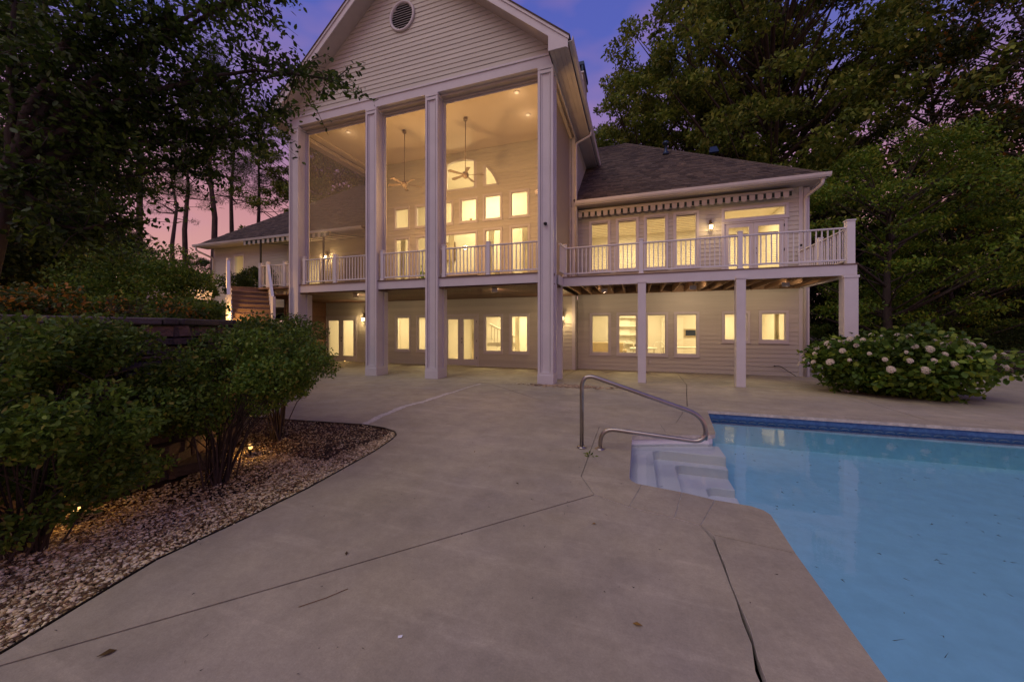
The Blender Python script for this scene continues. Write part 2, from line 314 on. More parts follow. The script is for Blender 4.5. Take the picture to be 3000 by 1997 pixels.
while x < 14.4:
    x2 = x + 1.15; cop.append([(x, 7.95 + .002 * x), (x2, 7.95 + .002 * x2), (x2 + .02, 7.62 + .004 * x2), (xe, 7.62 + .004 * xe)]); x = x2; xe = x2 + .02
for k, p in enumerate(cop):
    MB().prism(inset(p, .0035), -.05, .006).build('coping_stone', M['concrete'], patio); MB().prism(inset(p, .001), -.05, .0025).build('coping_mortar', M['filler'], patio)
# filled crack across the left slabs
r = random.Random(3); fl = MB(); pts = [Vector(p) for p in CK]; Lft = []; Rgt = []
dens = []
for i in range(len(pts) - 1):
    for k in range(5): dens.append(pts[i].lerp(pts[i + 1], k / 5))
for i, p in enumerate(dens):
    d = (dens[min(i + 1, len(dens) - 1)] - dens[max(i - 1, 0)]).normalized(); q = Vector((-d.y, d.x)); w = .05 + .04 * r.random()
    if i > len(dens) * .75: w *= .35
    Lft.append(p + q * w); Rgt.append(p - q * (.03 + .04 * r.random()))
for i in range(len(Lft) - 1):
    fl.poly([(Lft[i].x, Lft[i].y, .004), (Rgt[i].x, Rgt[i].y, .004), (Rgt[i + 1].x, Rgt[i + 1].y, .004), (Lft[i + 1].x, Lft[i + 1].y, .004)])
fl.build('crack_filler', M['filler'], patio)
tag(MB().prism([(-18, -4), (-1, -4), (-1, 9), (15, 9), (15, 22), (-18, 22)], -.16, -.10).build('soil_bed', M['soil'], patio), 'dark earth showing in the joints between slabs')
# ---------------------------------------------------------------- pool
WZ = -.13
POOL = [(1.03, -8), (1.02, 2.95), (1.04, 3.50), (1.01, 3.57), (.93, 3.62), (.66, 3.645), (.40, 3.72), (.05, 3.775), (-.045, 3.83), (-.07, 3.90), (-.06, 5.46), (.42, 5.66), (.90, 5.83), (1.0, 5.86), (1.07, 5.93), (1.10, 6.05), (1.25, 7.62), (14.5, 7.68), (14.5, -8)]
pool = tag(thing('swimming_pool', None, None), kind='structure')
b = MB(); n = len(POOL)
out = inset(POOL, -.03)
if sum(POOL[i][0] * POOL[(i + 1) % n][1] - POOL[(i + 1) % n][0] * POOL[i][1] for i in range(n)) > 0: pass
P2 = POOL[::-1] if sum(POOL[i][0] * POOL[(i + 1) % n][1] - POOL[(i + 1) % n][0] * POOL[i][1] for i in range(n)) < 0 else POOL
out = inset(P2, -.03)
for i in range(n):
    a, c = out[i], out[(i + 1) % n]
    b.poly([(a[0], a[1], -.60), (c[0], c[1], -.60), (c[0], c[1], -.24), (a[0], a[1], -.24)])
b.poly([(x, y, -.60) for x, y in out])
b.build('pool_liner', M['liner'], pool)
tb = MB()
wb = MB()
for i in range(n):
    a, c = out[i], out[(i + 1) % n]; nook = max(a[0], c[0]) < 1.06 and min(a[1], c[1]) > 3.3
    (wb if nook else tb).poly([(a[0], a[1], -.24), (c[0], c[1], -.24), (c[0], c[1], -.045), (a[0], a[1], -.045)])
tb.build('tile_band', M['tile'], pool); wb.build('white_band', M['vinyl'], pool)
tj = MB(); tw = MB()
for i in range(88):
    x0 = 1.30 + i * .15
    tj.box(x0 + .004, x0 + .146, 7.630 + .002, 7.655, -.115, -.078) if False else None
    tw.tube([(x0 + .02, 7.622 + .004 * x0, -.175), (x0 + .055, 7.62 + .004 * x0, -.160), (x0 + .10, 7.62 + .004 * x0, -.160), (x0 + .135, 7.622 + .004 * x0, -.175)], .006, 5)
tag(tw.build('wave_pattern_relief', mat('pale_tile_glaze', (.35, .42, .42), .15), pool), kind='stuff')
wat = MB().poly([(x, y, WZ) for x, y in inset(P2, -.028)]).build('water', M['water']); tag(wat, kind='structure')
def corner(x, y, r_, q=5):   # rounded inner corner at upper left, from (x, low) up to (.., y)
    return [(x + r_ - r_ * math.cos(a), y - r_ + r_ * math.sin(a)) for a in [k * math.pi / 2 / q for k in range(q + 1)]]
st = thing('pool_steps', 'white moulded entry steps going down in the corner of the pool', 'pool steps')
def lshape(x, ytop, x2, yt2, rr, ybot=3.6, xr=1.12):   # L between outer corner (x, ytop) and inner corner (x2, yt2)
    o = [(x, ybot)] + corner(x, ytop, .05) + [(xr, ytop)]
    i_ = [(x2, ybot)] + corner(x2, yt2, rr) + [(xr, yt2)]
    return o + i_[::-1]
lv = [(-.10, 5.92, .21, 5.47, .12, -.165), (.21, 5.47, .48, 5.34, .12, -.29), (.48, 5.34, .79, 5.0, .12, -.41)]
for x0, y0, x1, y1, rr, z in lv: MB().prism(lshape(x0, y0, x1, y1, rr), -.598, z).build('step', M['vinyl'], st, bevel=.012)
MB().prism([(.79, 3.6)] + corner(.79, 5.0, .12) + [(1.14, 5.0), (1.10, 3.6)], -.598, -.50).build('step', M['vinyl'], st, bevel=.012)
# handrail
hr = thing('pool_handrail', 'stainless steel handrail bent over the white pool steps', 'handrail', (-.55, 4.72, 0))
def rnd_path(P, rads, q=8):
    o = [Vector(P[0])]
    for i in range(1, len(P) - 1):
        a, b_, c = Vector(P[i - 1]), Vector(P[i]), Vector(P[i + 1]); d0 = (a - b_).normalized(); d1 = (c - b_).normalized(); rr = rads[i - 1]
        s0 = b_ + d0 * rr; s1 = b_ + d1 * rr
        for k in range(q + 1):
            t = k / q; o.append((s0 * (1 - t) ** 2 + b_ * 2 * t * (1 - t) + s1 * t * t))
    o.append(Vector(P[-1])); return o
pth = rnd_path([(-.12, 0, 0), (-.12, 0, .96), (1.30, 0, .50), (1.36, 0, .16), (.14, 0, .26), (.11, 0, 0)], [.17, .22, .16, .16])
pth = rnd_path([(-.12, 0, 0), (-.12, 0, .965), (1.36, 0, .485), (1.30, 0, .195), (.12, 0, .275), (.11, 0, 0)], [.20, .26, .13, .19], 10)
hr.rotation_euler = (0, 0, R(2))
MB().tube(pth, .026, 14).build('tube', M['steel'], hr)
for x in (-.12, .11): MB().lathe((x, 0, 0), [(.062, .001), (.062, .012), (.045, .022), (.026, .028)], 20).build('flange', M['steel'], hr)

# ---------------------------------------------------------------- HOUSE
house = thing('house', 'two-storey cream clapboard house with tall white columns and lit windows', 'house', (0, 13.8, 0))
house.location = (0, 0, 0)
NB = [0]
def siding(wall, fy, x0, x1, z0, z1, openings=(), pitch=.145, axis='Y', lim=None, sgn=-1, join=False):
    """clapboards on the plane Y=fy (facing -Y) or, with axis 'X', on the plane X=fy facing +X (sgn=1)"""
    z = z0; J = MB()
    while z < z1 - .02:
        zt = min(z + pitch, z1); zm = (z + zt) / 2
        a, c = (x0, x1) if lim is None else lim(zm)
        if c - a > .1:
            iv = [(a, c)]
            for o in openings:
                sp = o(zm)
                if sp:
                    nv = []
                    for p, q in iv:
                        if sp[0] > p: nv.append((p, min(q, sp[0])))
                        if sp[1] < q: nv.append((max(p, sp[1]), q))
                    iv = [(p, q) for p, q in nv if q - p > .02]
            m = J if join else None
            for p, q in iv:
                if not join: m = MB()
                n = len(m.v); ob, ot, bk = .024, .006, .03
                if axis == 'Y':
                    prof = [(fy - ob, z), (fy - ot, zt), (fy + bk, zt), (fy + bk, z)]
                    m.v += [(p, y, zz) for y, zz in prof] + [(q, y, zz) for y, zz in prof]
                else:
                    prof = [(fy + sgn * ob, z), (fy + sgn * ot, zt), (fy - sgn * bk, zt), (fy - sgn * bk, z)]
                    m.v += [(xx, p, zz) for xx, zz in prof] + [(xx, q, zz) for xx, zz in prof]
                for qd in ((0, 1, 2, 3), (7, 6, 5, 4), (0, 4, 5, 1), (1, 5, 6, 2), (2, 6, 7, 3), (3, 7, 4, 0)): m.f.append(tuple(n + i for i in qd))
                if not join: m.build('siding_board', M['siding'], wall); NB[0] += 1
        z = zt
    if join: tag(J.build('siding_board', M['siding'], wall), kind='stuff')
def rect(x0, x1, z0, z1): return lambda z: (x0, x1) if z0 < z < z1 else None
def frame(mb, x0, x1, z0, z1, fy, w=.07, pr=.045, dep=.10, sill=True):
    mb.box(x0 - w, x0 + .008, fy - pr, fy + dep, z0 - w, z1 + w).box(x1 - .008, x1 + w, fy - pr, fy + dep, z0 - w, z1 + w)
    mb.box(x0 + .008, x1 - .008, fy - pr - .002, fy + dep - .002, z1 - .008, z1 + w + .002).box(x0 + .008, x1 - .008, fy - pr - .002, fy + dep - .002, z0 - w - .002, z0 + .008)
    if sill: mb.box(x0 - w - .02, x1 + w + .02, fy - pr - .025, fy - pr + .012, z0 - w - .03, z0 - w + .004)
    s = .028     # sash
    mb.box(x0 + .008, x0 + .008 + s, fy + .0, fy + .05, z0 + .008, z1 - .008).box(x1 - .008 - s, x1 - .008, fy + .0, fy + .05, z0 + .008, z1 - .008)
    mb.box(x0 + .008 + s, x1 - .008 - s, fy + .001, fy + .049, z1 - .008 - s, z1 - .008).box(x0 + .008 + s, x1 - .008 - s, fy + .001, fy + .049, z0 + .008, z0 + .008 + s)
    return mb
def window(x0, x1, z0, z1, fy, parent=None, sill=True):
    w = frame(MB(), x0, x1, z0, z1, fy, sill=sill).build('window', M['trim'], parent or house)
    MB().poly([(x0, fy + .025, z0), (x1, fy + .025, z0), (x1, fy + .025, z1), (x0, fy + .025, z1)]).build('pane', M['glass'], w)
    return w
def door(x0, x1, z0, z1, fy, leaves=2, gz0=.28, handle=True):
    fr_ = MB().box(x0 - .09, x0, fy - .045, fy + .1, z0, z1 + .09).box(x1, x1 + .09, fy - .045, fy + .1, z0, z1 + .09).box(x0, x1, fy - .043, fy + .1, z1, z1 + .088).build('door_frame', M['trim'], house)
    w = (x1 - x0) / leaves
    for k in range(leaves):
        a = x0 + k * w + .004; b_ = x0 + (k + 1) * w - .004; s = .13
        m = MB().box(a, a + s, fy - .02, fy + .03, z0 + .02, z1 - .004).box(b_ - s, b_, fy - .02, fy + .03, z0 + .02, z1 - .004)
        m.box(a + s, b_ - s, fy - .019, fy + .029, z1 - .004 - s, z1 - .004).box(a + s, b_ - s, fy - .019, fy + .029, z0 + .02, z0 + gz0)
        d = m.build('door', M['trim'], house)
        MB().poly([(a + s, fy, z0 + gz0), (b_ - s, fy, z0 + gz0), (b_ - s, fy, z1 - s), (a + s, fy, z1 - s)]).build('pane', M['glass'], d)
        if handle and k == leaves - 1:
            for hz in (.98, 1.14): MB().lathe((a + .055, fy - .05, z0 + hz), [(.02, -.02), (.028, 0), (.02, .02)], 8).build('door_handle', M['black'], d)
        if k == leaves - 1:
            for hz in (.3, 1., 1.8): MB().box(b_ - .004, b_ + .012, fy - .05, fy - .02, z0 + hz, z0 + hz + .09).build('hinge', M['black'], d)
# --- lower wall under the porch, and the wall seen through the screens above
PW = 13.8
wl = MB().box(-14.45, -2.2, PW + .031, PW + .05, -.05, -.0).build('wall', M['trim'], house)
LW = [(-10.24, -9.55, .62, 2.08), (-9.12, -8.43, .62, 2.08), (-5.90, -5.19, .62, 2.08), (-4.78, -4.08, .62, 2.08)]
ops = [rect(a, b_, c, d) for a, b_, c, d in LW] + [rect(-7.75, -6.28, 0, 2.1), rect(-14.26, -12.52, 0, 2.1)]
siding(wl, PW, -14.45, -2.2, 0, 2.83, ops)
for w in LW: window(*w, PW)
door(-7.75, -6.28, 0, 2.08, PW); door(-14.26, -12.52, 0, 2.08, PW)
UW = [(-10.28, -9.60, 6.05, 6.93), (-9.2, -8.5, 6.05, 6.93), (-8.12, -7.44, 6.05, 6.95), (-7.02, -6.30, 6.05, 6.97), (-5.93, -5.22, 6.05, 7.0), (-4.78, -4.07, 6.05, 7.02),
      (-10.28, -9.60, 3.55, 5.57), (-9.15, -8.45, 3.55, 5.57), (-7.80, -6.31, 3.9, 5.57), (-5.91, -5.22, 3.55, 5.60), (-4.77, -4.05, 3.55, 5.62)]
CX, CZ, CR = -7.03, 6.90, 1.76
def arcx(z): return math.sqrt(max(0, CR * CR - (z - CZ) ** 2))
def o_c(z): return (CX - min(.68, arcx(z)), CX + min(.68, arcx(z))) if 7.42 < z < CZ + CR else None
def o_l(z): return (CX - arcx(z), CX - 1.10) if 7.42 < z and arcx(z) > 1.10 and z < 9 else None
def o_r(z): return (CX + 1.10, CX + arcx(z)) if 7.42 < z and arcx(z) > 1.10 and z < 9 else None
siding(wl, PW, -11.95, -2.2, 3.1, 9.0, [rect(*w) for w in UW] + [o_c, o_l, o_r])
for w in UW: window(*w, PW)
def arch(xa, xb, lab):
    pts = [(xa, 7.42), (xb, 7.42)]; m = MB(); k = 14; top = []
    for i in range(k + 1):
        x = xb + (xa - xb) * i / k; top.append((x, CZ + math.sqrt(max(0, CR * CR - (x - CX) ** 2))))
    pl = [p for p in ([(xa, 7.42), (xb, 7.42)] + [t for t in top if t[1] > 7.43])]
    c = (sum(p[0] for p in pl) / len(pl), sum(p[1] for p in pl) / len(pl))
    for i in range(len(pl)):
        a = Vector((pl[i][0], PW, pl[i][1])); b_ = Vector((pl[(i + 1) % len(pl)][0], PW, pl[(i + 1) % len(pl)][1]))
        if (b_ - a).length > .01: m.beam(a, b_, .13, .055)
    w = m.build('window', M['trim'], house)
    MB().poly([(x, PW + .03, z) for x, z in pl]).build('pane', M['glass'], w)
arch(CX - .68, CX + .68, ''); arch(CX - 1.70, CX - 1.10, ''); arch(CX + 1.10, CX + 1.70, '')
# --- right wing wall
RW = 14.2
wr = MB().box(-2.17, 5.03, RW + .031, RW + .05, -.05, -.0).build('wall', M['trim'], house)
LR = [(-1.64, -.99, .63, 2.08), (-.65, .0, .63, 2.08), (.35, 1.0, .63, 2.08), (1.33, 2.01, .63, 2.08), (2.84, 3.54, 1.15, 2.08), (3.93, 4.63, 1.15, 2.08)]
UR = [(-1.66, -1.01, 3.77, 5.60), (-.67, .0, 3.77, 5.61), (.32, 1.0, 3.77, 5.63), (1.31, 2.0, 3.78, 5.63), (2.83, 4.63, 5.28, 5.61)]
siding(wr, RW, -2.17, 4.98, 0, 6.15, [rect(*w) for w in LR + UR] + [rect(2.83, 4.60, 3.1, 5.16)])
for w in LR + UR: window(*w, RW, sill=w[3] < 5.7)
door(2.85, 4.58, 3.1, 5.12, RW, gz0=.3)
MB().box(4.98, 5.10, RW - .03, RW + .12, 0, 6.2).build('corner_board', M['trim'], house)
MB().box(-2.32, -2.2, PW - .03, PW + .1, 0, 2.82).box(-2.32, -2.2, PW - .03, PW + .1, 3.1, 9.0).build('corner_board', M['trim'], house)
MB().box(-14.5, -14.38, PW - .03, PW + .1, 0, 2.82).build('corner_board', M['trim'], house)
# wall of the main block above and beside the wing, facing right
ws = MB().box(-2.26, -2.235, PW + .1, 20, 3.0, 3.05).build('wall', M['trim'], house)
siding(ws, -2.2, PW + .1, RW, 0, 2.82, axis='X', sgn=1, join=True)
siding(ws, -2.2, PW + .1, 20, 3.1, 9.1, axis='X', sgn=1, join=True)
we = MB().box(5.0, 5.02, RW + .1, 26, 0, .02).build('wall', M['trim'], house)
siding(we, 5.05, RW + .12, 26, 0, 6.2, axis='X', sgn=1, join=True)
# --- porch deck: floor, ceiling, fascia, columns
FY = 9.88
for x0, x1 in ((-11.46, -8.5), (-8.06, -6.22), (-5.78, -2.61)):
    MB().box(x0 - .02, x1 + .02, FY, FY + .05, 2.84, 3.10).build('fascia_board', M['trim'], house, bevel=.004)
    MB().box(x0 - .02, x1 + .02, FY - .03, FY + .1, 3.10, 3.13).build('deck_edge', M['deckboard'], house)
box('floor', M['deckboard'], house, -14.3, -2.2, FY + .06, PW, 3.04, 3.11)
k = 0; y = FY + .06
while y < PW - .03:
    box('ceiling_board', M['darkwood'], house, -14.3, -2.2, y, min(y + .135, PW - .03), 2.80, 2.822 + .003 * (k % 2)); y += .141; k += 1
box('wood_side_wall', M['darkwood'], house, -14.36, -14.30, 11.6, PW - .04, 0, 2.8)
for i in range(9): box('wall_plank', M['darkwood'], house, -14.30, -14.275 + .004 * (i % 2), 11.62, PW - .04, .02 + i * .31, .31 + i * .31)
cols = (-11.9, -8.5, -6.22, -2.61)
for x in cols:
    c = MB().box(x + .02, x + .40, 9.845, 10.24, .0, 8.83).build('column', M['trim'], house)
    box('lower_pier', M['trim'], c, x + .021, x + .419, 10.242, 10.42, 0, 2.82)
    for a, b_ in ((x, x + .07), (x + .37, x + .44)): MB().box(a, b_, 9.80, 9.87, .26, 8.72).build('panel_moulding', M['trim'], c, bevel=.004)
    for a, b_ in ((x + .095, x + .115), (x + .325, x + .345)): MB().box(a, b_, 9.822, 9.85, .34, 8.60).build('panel_moulding', M['trim'], c)
    MB().box(x + .07, x + .37, 9.802, 9.85, .26, .33).box(x + .07, x + .37, 9.802, 9.85, 8.62, 8.70).build('panel_moulding', M['trim'], c)
    for a, b_ in ((9.862, 9.90), (10.18, 10.25)): MB().box(x + .395, x + .442, a, b_, .26, 8.72).build('panel_moulding', M['trim'], c)
    MB().box(x + .396, x + .441, 9.901, 10.179, .26, .31).build('panel_moulding', M['trim'], c)
    MB().box(x - .01, x + .45, 9.79, 10.262, 0, .26).build('plinth', M['trim'], c, bevel=.006)
    MB().box(x - .006, x + .446, 9.793, 10.258, 8.72, 8.80).build('capital', M['trim'], c, bevel=.01)
# posts of the right-hand corner
MB().box(-2.40, -2.17, 11.0, 11.2, 0, 2.84).build('post', M['trim'], house, bevel=.006)
# entablature
MB().box(-11.96, -2.12, 9.84, 10.24, 8.83, 9.14).build('beam', M['trim'], house)
MB().box(-12.0, -2.08, 9.81, 9.84, 9.10, 9.16).build('beam_moulding', M['trim'], house)
for x0, x1 in ((-11.46, -8.5), (-8.06, -6.22), (-5.78, -2.61)):
    MB().box(x0, x1, 9.98, 10.28, 8.76, 8.83).box(x0, x1, 10.14, 10.30, 8.70, 8.76).build('screen_head', M['soffit'], house, bevel=.006)
MB().box(-2.60, -2.20, 10.26, PW - .04, 8.83, 9.14).box(-2.52, -2.30, 10.26, PW - .04, 8.74, 8.83).build('side_beam', M['porchceil'], house)
MB().box(-11.94, -11.6, 10.26, PW - .04, 8.92, 9.14).build('side_beam', M['porchceil'], house)
box('porch_ceiling', M['porchceil'], house, -11.6, -2.6, 10.245, PW - .03, 8.97, 9.0)
for x0, x1 in ((-11.44, -8.52), (-8.04, -6.24), (-5.76, -2.63)):
    s_ = MB().box(x0, x0 + .035, 10.20, 10.24, 3.11, 8.70).box(x1 - .035, x1, 10.20, 10.24, 3.11, 8.70).box(x0 + .035, x1 - .035, 10.201, 10.239, 3.11, 3.16).box(x0 + .035, x1 - .035, 10.201, 10.239, 8.66, 8.70).build('screen_frame', M['trim'], house)
    MB().poly([(x0 + .035, 10.22, 3.16), (x1 - .035, 10.22, 3.16), (x1 - .035, 10.22, 8.66), (x0 + .035, 10.22, 8.66)]).build('screen', M['screen'], s_)
for X in (-2.40, -11.72):
    s_ = MB().box(X - .02, X + .02, 10.30, 10.34, 3.11, 8.74).box(X - .02, X + .02, PW - .08, PW - .03, 3.11, 8.74).build('screen_frame', M['trim'], house)
    MB().poly([(X, 10.34, 3.11), (X, PW - .08, 3.11), (X, PW - .08, 8.74), (X, 10.34, 8.74)]).build('screen', M['screen'], s_)
# --- gable
GX, GS, GZ = -7.03, .835, 9.16
def glim(z): h = (4.86 - (z - .17 - GZ) / GS * 1.0); return (GX - h, GX + h)
wg = MB().box(-11.9, -2.2, 9.90, 9.93, 9.145, 9.20).build('wall', M['trim'], house)
def o_v(z):
    d = .42 ** 2 - (z - 11.52) ** 2
    return (-7.09 - math.sqrt(d), -7.09 + math.sqrt(d)) if d > 0 else None
siding(wg, 9.87, 0, 0, 9.17, 13.2, [o_v], axis='Y', lim=glim)
v = MB()
pv = [(-7.09 + .43 * math.cos(a), 9.83, 11.52 + .45 * math.sin(a)) for a in [k * math.pi / 16 for k in range(33)]]
v.tube(pv, .045, 8, cap=False); vt = v.build('gable_vent', M['trim'], house)
MB().box(-7.5, -6.68, 9.93, 9.95, 11.08, 11.96).build('vent_back', M['black'], vt)
for i in range(11):
    z = 11.14 + i * .075; h = math.sqrt(max(.001, .41 ** 2 - (z - 11.52) ** 2))
    MB().slab([(-7.09 - h, 9.84, z), (-7.09 + h, 9.84, z), (-7.09 + h, 9.90, z + .05), (-7.09 - h, 9.90, z + .05)], (0, .004, .012)).build('louvre', M['gutter'], vt)
# roof: slabs along the rakes, soffit, fascia and shingles
RY0 = 9.33; EX = 5.35; EZ = 9.16 + 4.86 * GS - EX * GS      # eave half-width / height of soffit line
AZ = 9.16 + 4.86 * GS + .10
def rk(x, z, y): return (x, y, z)
for s in (-1, 1):
    L0 = (GX + s * EX, AZ - EX * GS); L1 = (GX, AZ)
    # soffit under the overhanging rake
    MB().slab([rk(L0[0], L0[1], RY0 + .03), rk(L1[0], L1[1], RY0 + .03), rk(L1[0], L1[1], 9.86), rk(L0[0], L0[1], 9.86)], (0, 0, .03)).build('rake_soffit', M['soffit'], house)
    MB().slab([rk(L0[0], L0[1] - .06, RY0), rk(L1[0], L1[1] - .06, RY0), rk(L1[0], L1[1] + .20, RY0), rk(L0[0], L0[1] + .20, RY0)], (0, .03, 0)).build('rake_board', M['trim'], house)
    MB().slab([rk(L0[0] + s * .03, L0[1] + .14, RY0 - .03), rk(L1[0], L1[1] + .16, RY0 - .03), rk(L1[0], L1[1] + .25, RY0 - .03), rk(L0[0] + s * .03, L0[1] + .225, RY0 - .03)], (0, .03, 0)).build('rake_moulding', M['trim'], house)
    rf = MB().slab([(L0[0] + s * .06, RY0 - .05, L0[1] + .20), (GX, RY0 - .05, L1[1] + .25), (GX, 26, L1[1] + .25), (L0[0] + s * .06, 26, L0[1] + .20)], (0, 0, .04)).build('roof', M['shingle'], house)
    # boxed eave
    ex = GX + s * EX; wx = -2.2 if s > 0 else -11.86; ye = 16.9 if s > 0 else 20
    MB().box(min(wx, ex), max(wx, ex), RY0 + .03, ye, L0[1] - .02, L0[1] + .01).build('eave_soffit', M['soffit'], house)
    MB().box(min(wx, wx + s * .03), max(wx, wx + s * .03), 9.86, ye, L0[1] - .14, L0[1] - .02).build('frieze_board', M['trim'], house)
    for q in (.14, .28, .40): MB().box(wx + s * q - .006, wx + s * q + .006, RY0 + .06, ye, L0[1] - .028, L0[1] - .0205).build('soffit_bead', M['soffit'], house)
    # triangular return
    MB().slab([(ex, RY0 - .002, L0[1] - .02), (ex, RY0 - .002, L0[1] + .24), (wx, RY0 - .002, L0[1] + (EX - abs(wx - GX)) * GS + .0), (wx, RY0 - .002, L0[1] - .02)], (0, .03, 0)).build('eave_return', M['trim'], house)
    MB().box(min(wx, wx + s * .03), max(wx, wx + s * .03), RY0 + .028, 9.84, L0[1] - .02, L0[1] + .38).build('eave_return', M['trim'], house)
    # gutter
    gm = MB(); prof = [(.0, .0), (.09, 0), (.12, .05), (.13, .12), (.118, .12), (.10, .055), (.08, .012), (.0, .012)]
    p0 = [(ex + s * (.01 + a), RY0 - .02, L0[1] + .07 + c) for a, c in prof]; p1 = [(p[0], ye, p[2]) for p in p0]
    for i in range(len(prof)):
        j = (i + 1) % len(prof); gm.poly([p0[i], p0[j], p1[j], p1[i]])
    gm.poly(p0); gm.poly(p1[::-1]); gm.build('gutter', M['gutter'], house)
MB().tube(rnd_path([(GX + EX + .06, 13.75, AZ - EX * GS + .08), (GX + EX + .06, 13.75, AZ - EX * GS - .10), (-2.16, 13.72, AZ - EX * GS - .34), (-2.14, 13.72, 3.15)], [.06, .1]), .04, 8).build('downspout', M['gutter'], house)
# shingled roofs
def shingles(name, O, U, Vv, inside, wu=.33, wv=.15, seed=1, cap_=9000):
    """tabs on the plane O + u*U + v*Vv (unit vectors); inside(u, v) tells whether the plane has a roof there"""
    r = random.Random(seed); O = Vector(O); U = Vector(U).normalized(); Vv = Vector(Vv).normalized(); Nn = U.cross(Vv).normalized()
    if Nn.z < 0: Nn = -Nn
    m = MB(); nv = int(12 / wv); cnt = 0
    for j in range(nv):
        off = r.random() * wu; u = -14 - off
        while u < 14:
            w = wu * r.choice((.55, .8, 1, 1)); 
            if inside(u, j * wv) and inside(u + w, j * wv) and inside(u + w / 2, j * wv + .1) and cnt < cap_:
                th = .012 + .010 * r.random(); d = r.choice((0, 0, .02)); a = O + U * (u + .002) + Vv * (j * wv - .02 - d); b_ = O + U * (u + w - .002) + Vv * (j * wv - .02 - d)
                c = b_ + Vv * (wv + .05); e_ = a + Vv * (wv + .05); n = len(m.v)
                m.v += [tuple(a + Nn * th), tuple(b_ + Nn * th), tuple(c + Nn * .003), tuple(e_ + Nn * .003), tuple(a), tuple(b_)]
                m.f += [(n, n + 1, n + 2, n + 3), (n + 4, n + 5, n + 1, n), (n + 4, n, n + 3), (n + 1, n + 5, n + 2)]; cnt += 1
            u += w
    return m
PS = .80; Z0 = 6.27; HD = 6.0; EY = 13.56
nrm = math.sqrt(1 + PS * PS)
# right wing roof
A = (5.42, EY, Z0); ap = (5.42 - HD, EY + HD, Z0 + PS * HD)
rr_ = MB().slab([(-2.2, EY, Z0), A, ap, (-2.2 - 2, EY + HD, Z0 + PS * HD), (-2.2, EY + .1, Z0)][:4], (0, 0, -.05)).build('roof', M['shingle'], house)
MB().slab([A, (5.42, 27, Z0), (ap[0], 27, ap[2]), ap], (0, 0, -.05)).build('roof', M['shingle'], house)
tag(shingles('s', (0, EY, Z0 + .004), (1, 0, 0), (0, 1 / nrm, PS / nrm), lambda u, v: -2.22 < u < 5.42 - v / nrm and v < HD * nrm - .05, seed=2).build('shingles', M['shingle'], rr_), kind='stuff')
for i in range(26):       # ridge caps down the hip
    t0, t1 = i / 26, (i + 1.25) / 26; a = Vector(A).lerp(Vector(ap), t0); b_ = Vector(A).lerp(Vector(ap), min(1, t1))
    MB().slab([a + Vector((-.10, -.02, .0)), a + Vector((.0, -.0, .045)), b_ + Vector((.0, .0, .03)), b_ + Vector((-.10, -.02, -.02))], (0, 0, .008)).slab([a + Vector((.0, .0, .045)), a + Vector((.02, .10, .0)), b_ + Vector((.02, .10, -.02)), b_ + Vector((.0, .0, .03))], (0, 0, .008)).build('hip_shingle', M['shingle'], rr_)
for (x, y, h, r_) in ((1.35, 16.9, .35, .05),): pass
def roofpt(X, Y): return (X, Y, Z0 + PS * (Y - EY))
vp = MB(); p = roofpt(1.2, 17.15); vp.lathe(p, [(.16, -.05), (.10, .10), (.055, .16), (.055, .42), (.13, .44), (.13, .52), (.04, .60)], 12).build('roof_vent', M['darkmetal'], house)
p = roofpt(2.95, 16.55); MB().slab([(p[0] - .17, p[1] - .1, p[2] + .0), (p[0] + .17, p[1] - .1, p[2] + .0), (p[0] + .12, p[1] + .1, p[2] + .30), (p[0] - .12, p[1] + .1, p[2] + .30)], (0, .12, -.02)).build('roof_vent', M['darkmetal'], house)
# wing eave: soffit, fascia, gutter
MB().box(-2.2, 5.40, EY + .02, RW - .02, 6.14, 6.165).box(5.11, 5.40, RW - .02, 26, 6.14, 6.165).build('eave_soffit', M['soffit'], house)
MB().box(-2.2, 5.40, EY - .01, EY + .018, 6.12, 6.25).box(5.40, 5.43, EY - .01, 26, 6.12, 6.25).build('fascia_board', M['trim'], house)
def gutter(P0, P1, outv):
    gm = MB(); prof = [(.0, .0), (.08, 0), (.11, .05), (.125, .125), (.11, .125), (.09, .055), (.07, .012), (.0, .012)]; o = Vector(outv)
    p0 = [Vector(P0) + o * a + Vector((0, 0, c)) for a, c in prof]; p1 = [Vector(P1) + o * a + Vector((0, 0, c)) for a, c in prof]
    for i in range(len(prof)): j = (i + 1) % len(prof); gm.poly([p0[i], p0[j], p1[j], p1[i]])
    gm.poly(p0); gm.poly(p1[::-1]); return gm.build('gutter', M['gutter'], house)
gutter((-2.16, EY - .012, 6.145), (5.55, EY - .012, 6.145), (0, -1, 0))
gutter((5.43, EY - .1, 6.145), (5.43, 26, 6.145), (1, 0, 0))
MB().tube(rnd_path([(5.38, EY + .02, 6.14), (5.38, EY + .02, 5.98), (5.14, RW - .07, 5.78), (5.14, RW - .07, .02)], [.09, .12]), .05, 8).build('downspout', M['gutter'], house)
MB().box(5.11, 5.26, RW - .04, RW + .06, 0, 6.1).build('corner_trim', M['trim'], house)
# chimney
ch = MB().box(-3.9, -2.5, 18, 19.5, 9, 14.15).build('chimney', M['siding'], house)
MB().box(-3.96, -2.44, 17.94, 19.56, 14.5, 14.66).box(-3.92, -3.84, 17.96, 18.04, 14.15, 14.5).box(-2.56, -2.48, 17.96, 18.04, 14.15, 14.5).box(-2.56, -2.48, 19.46, 19.54, 14.15, 14.5).build('chimney_cap', M['darkmetal'], ch)
MB().box(-3.96, -2.44, 17.94, 19.56, 14.10, 14.17).build('crown', M['trim'], ch)
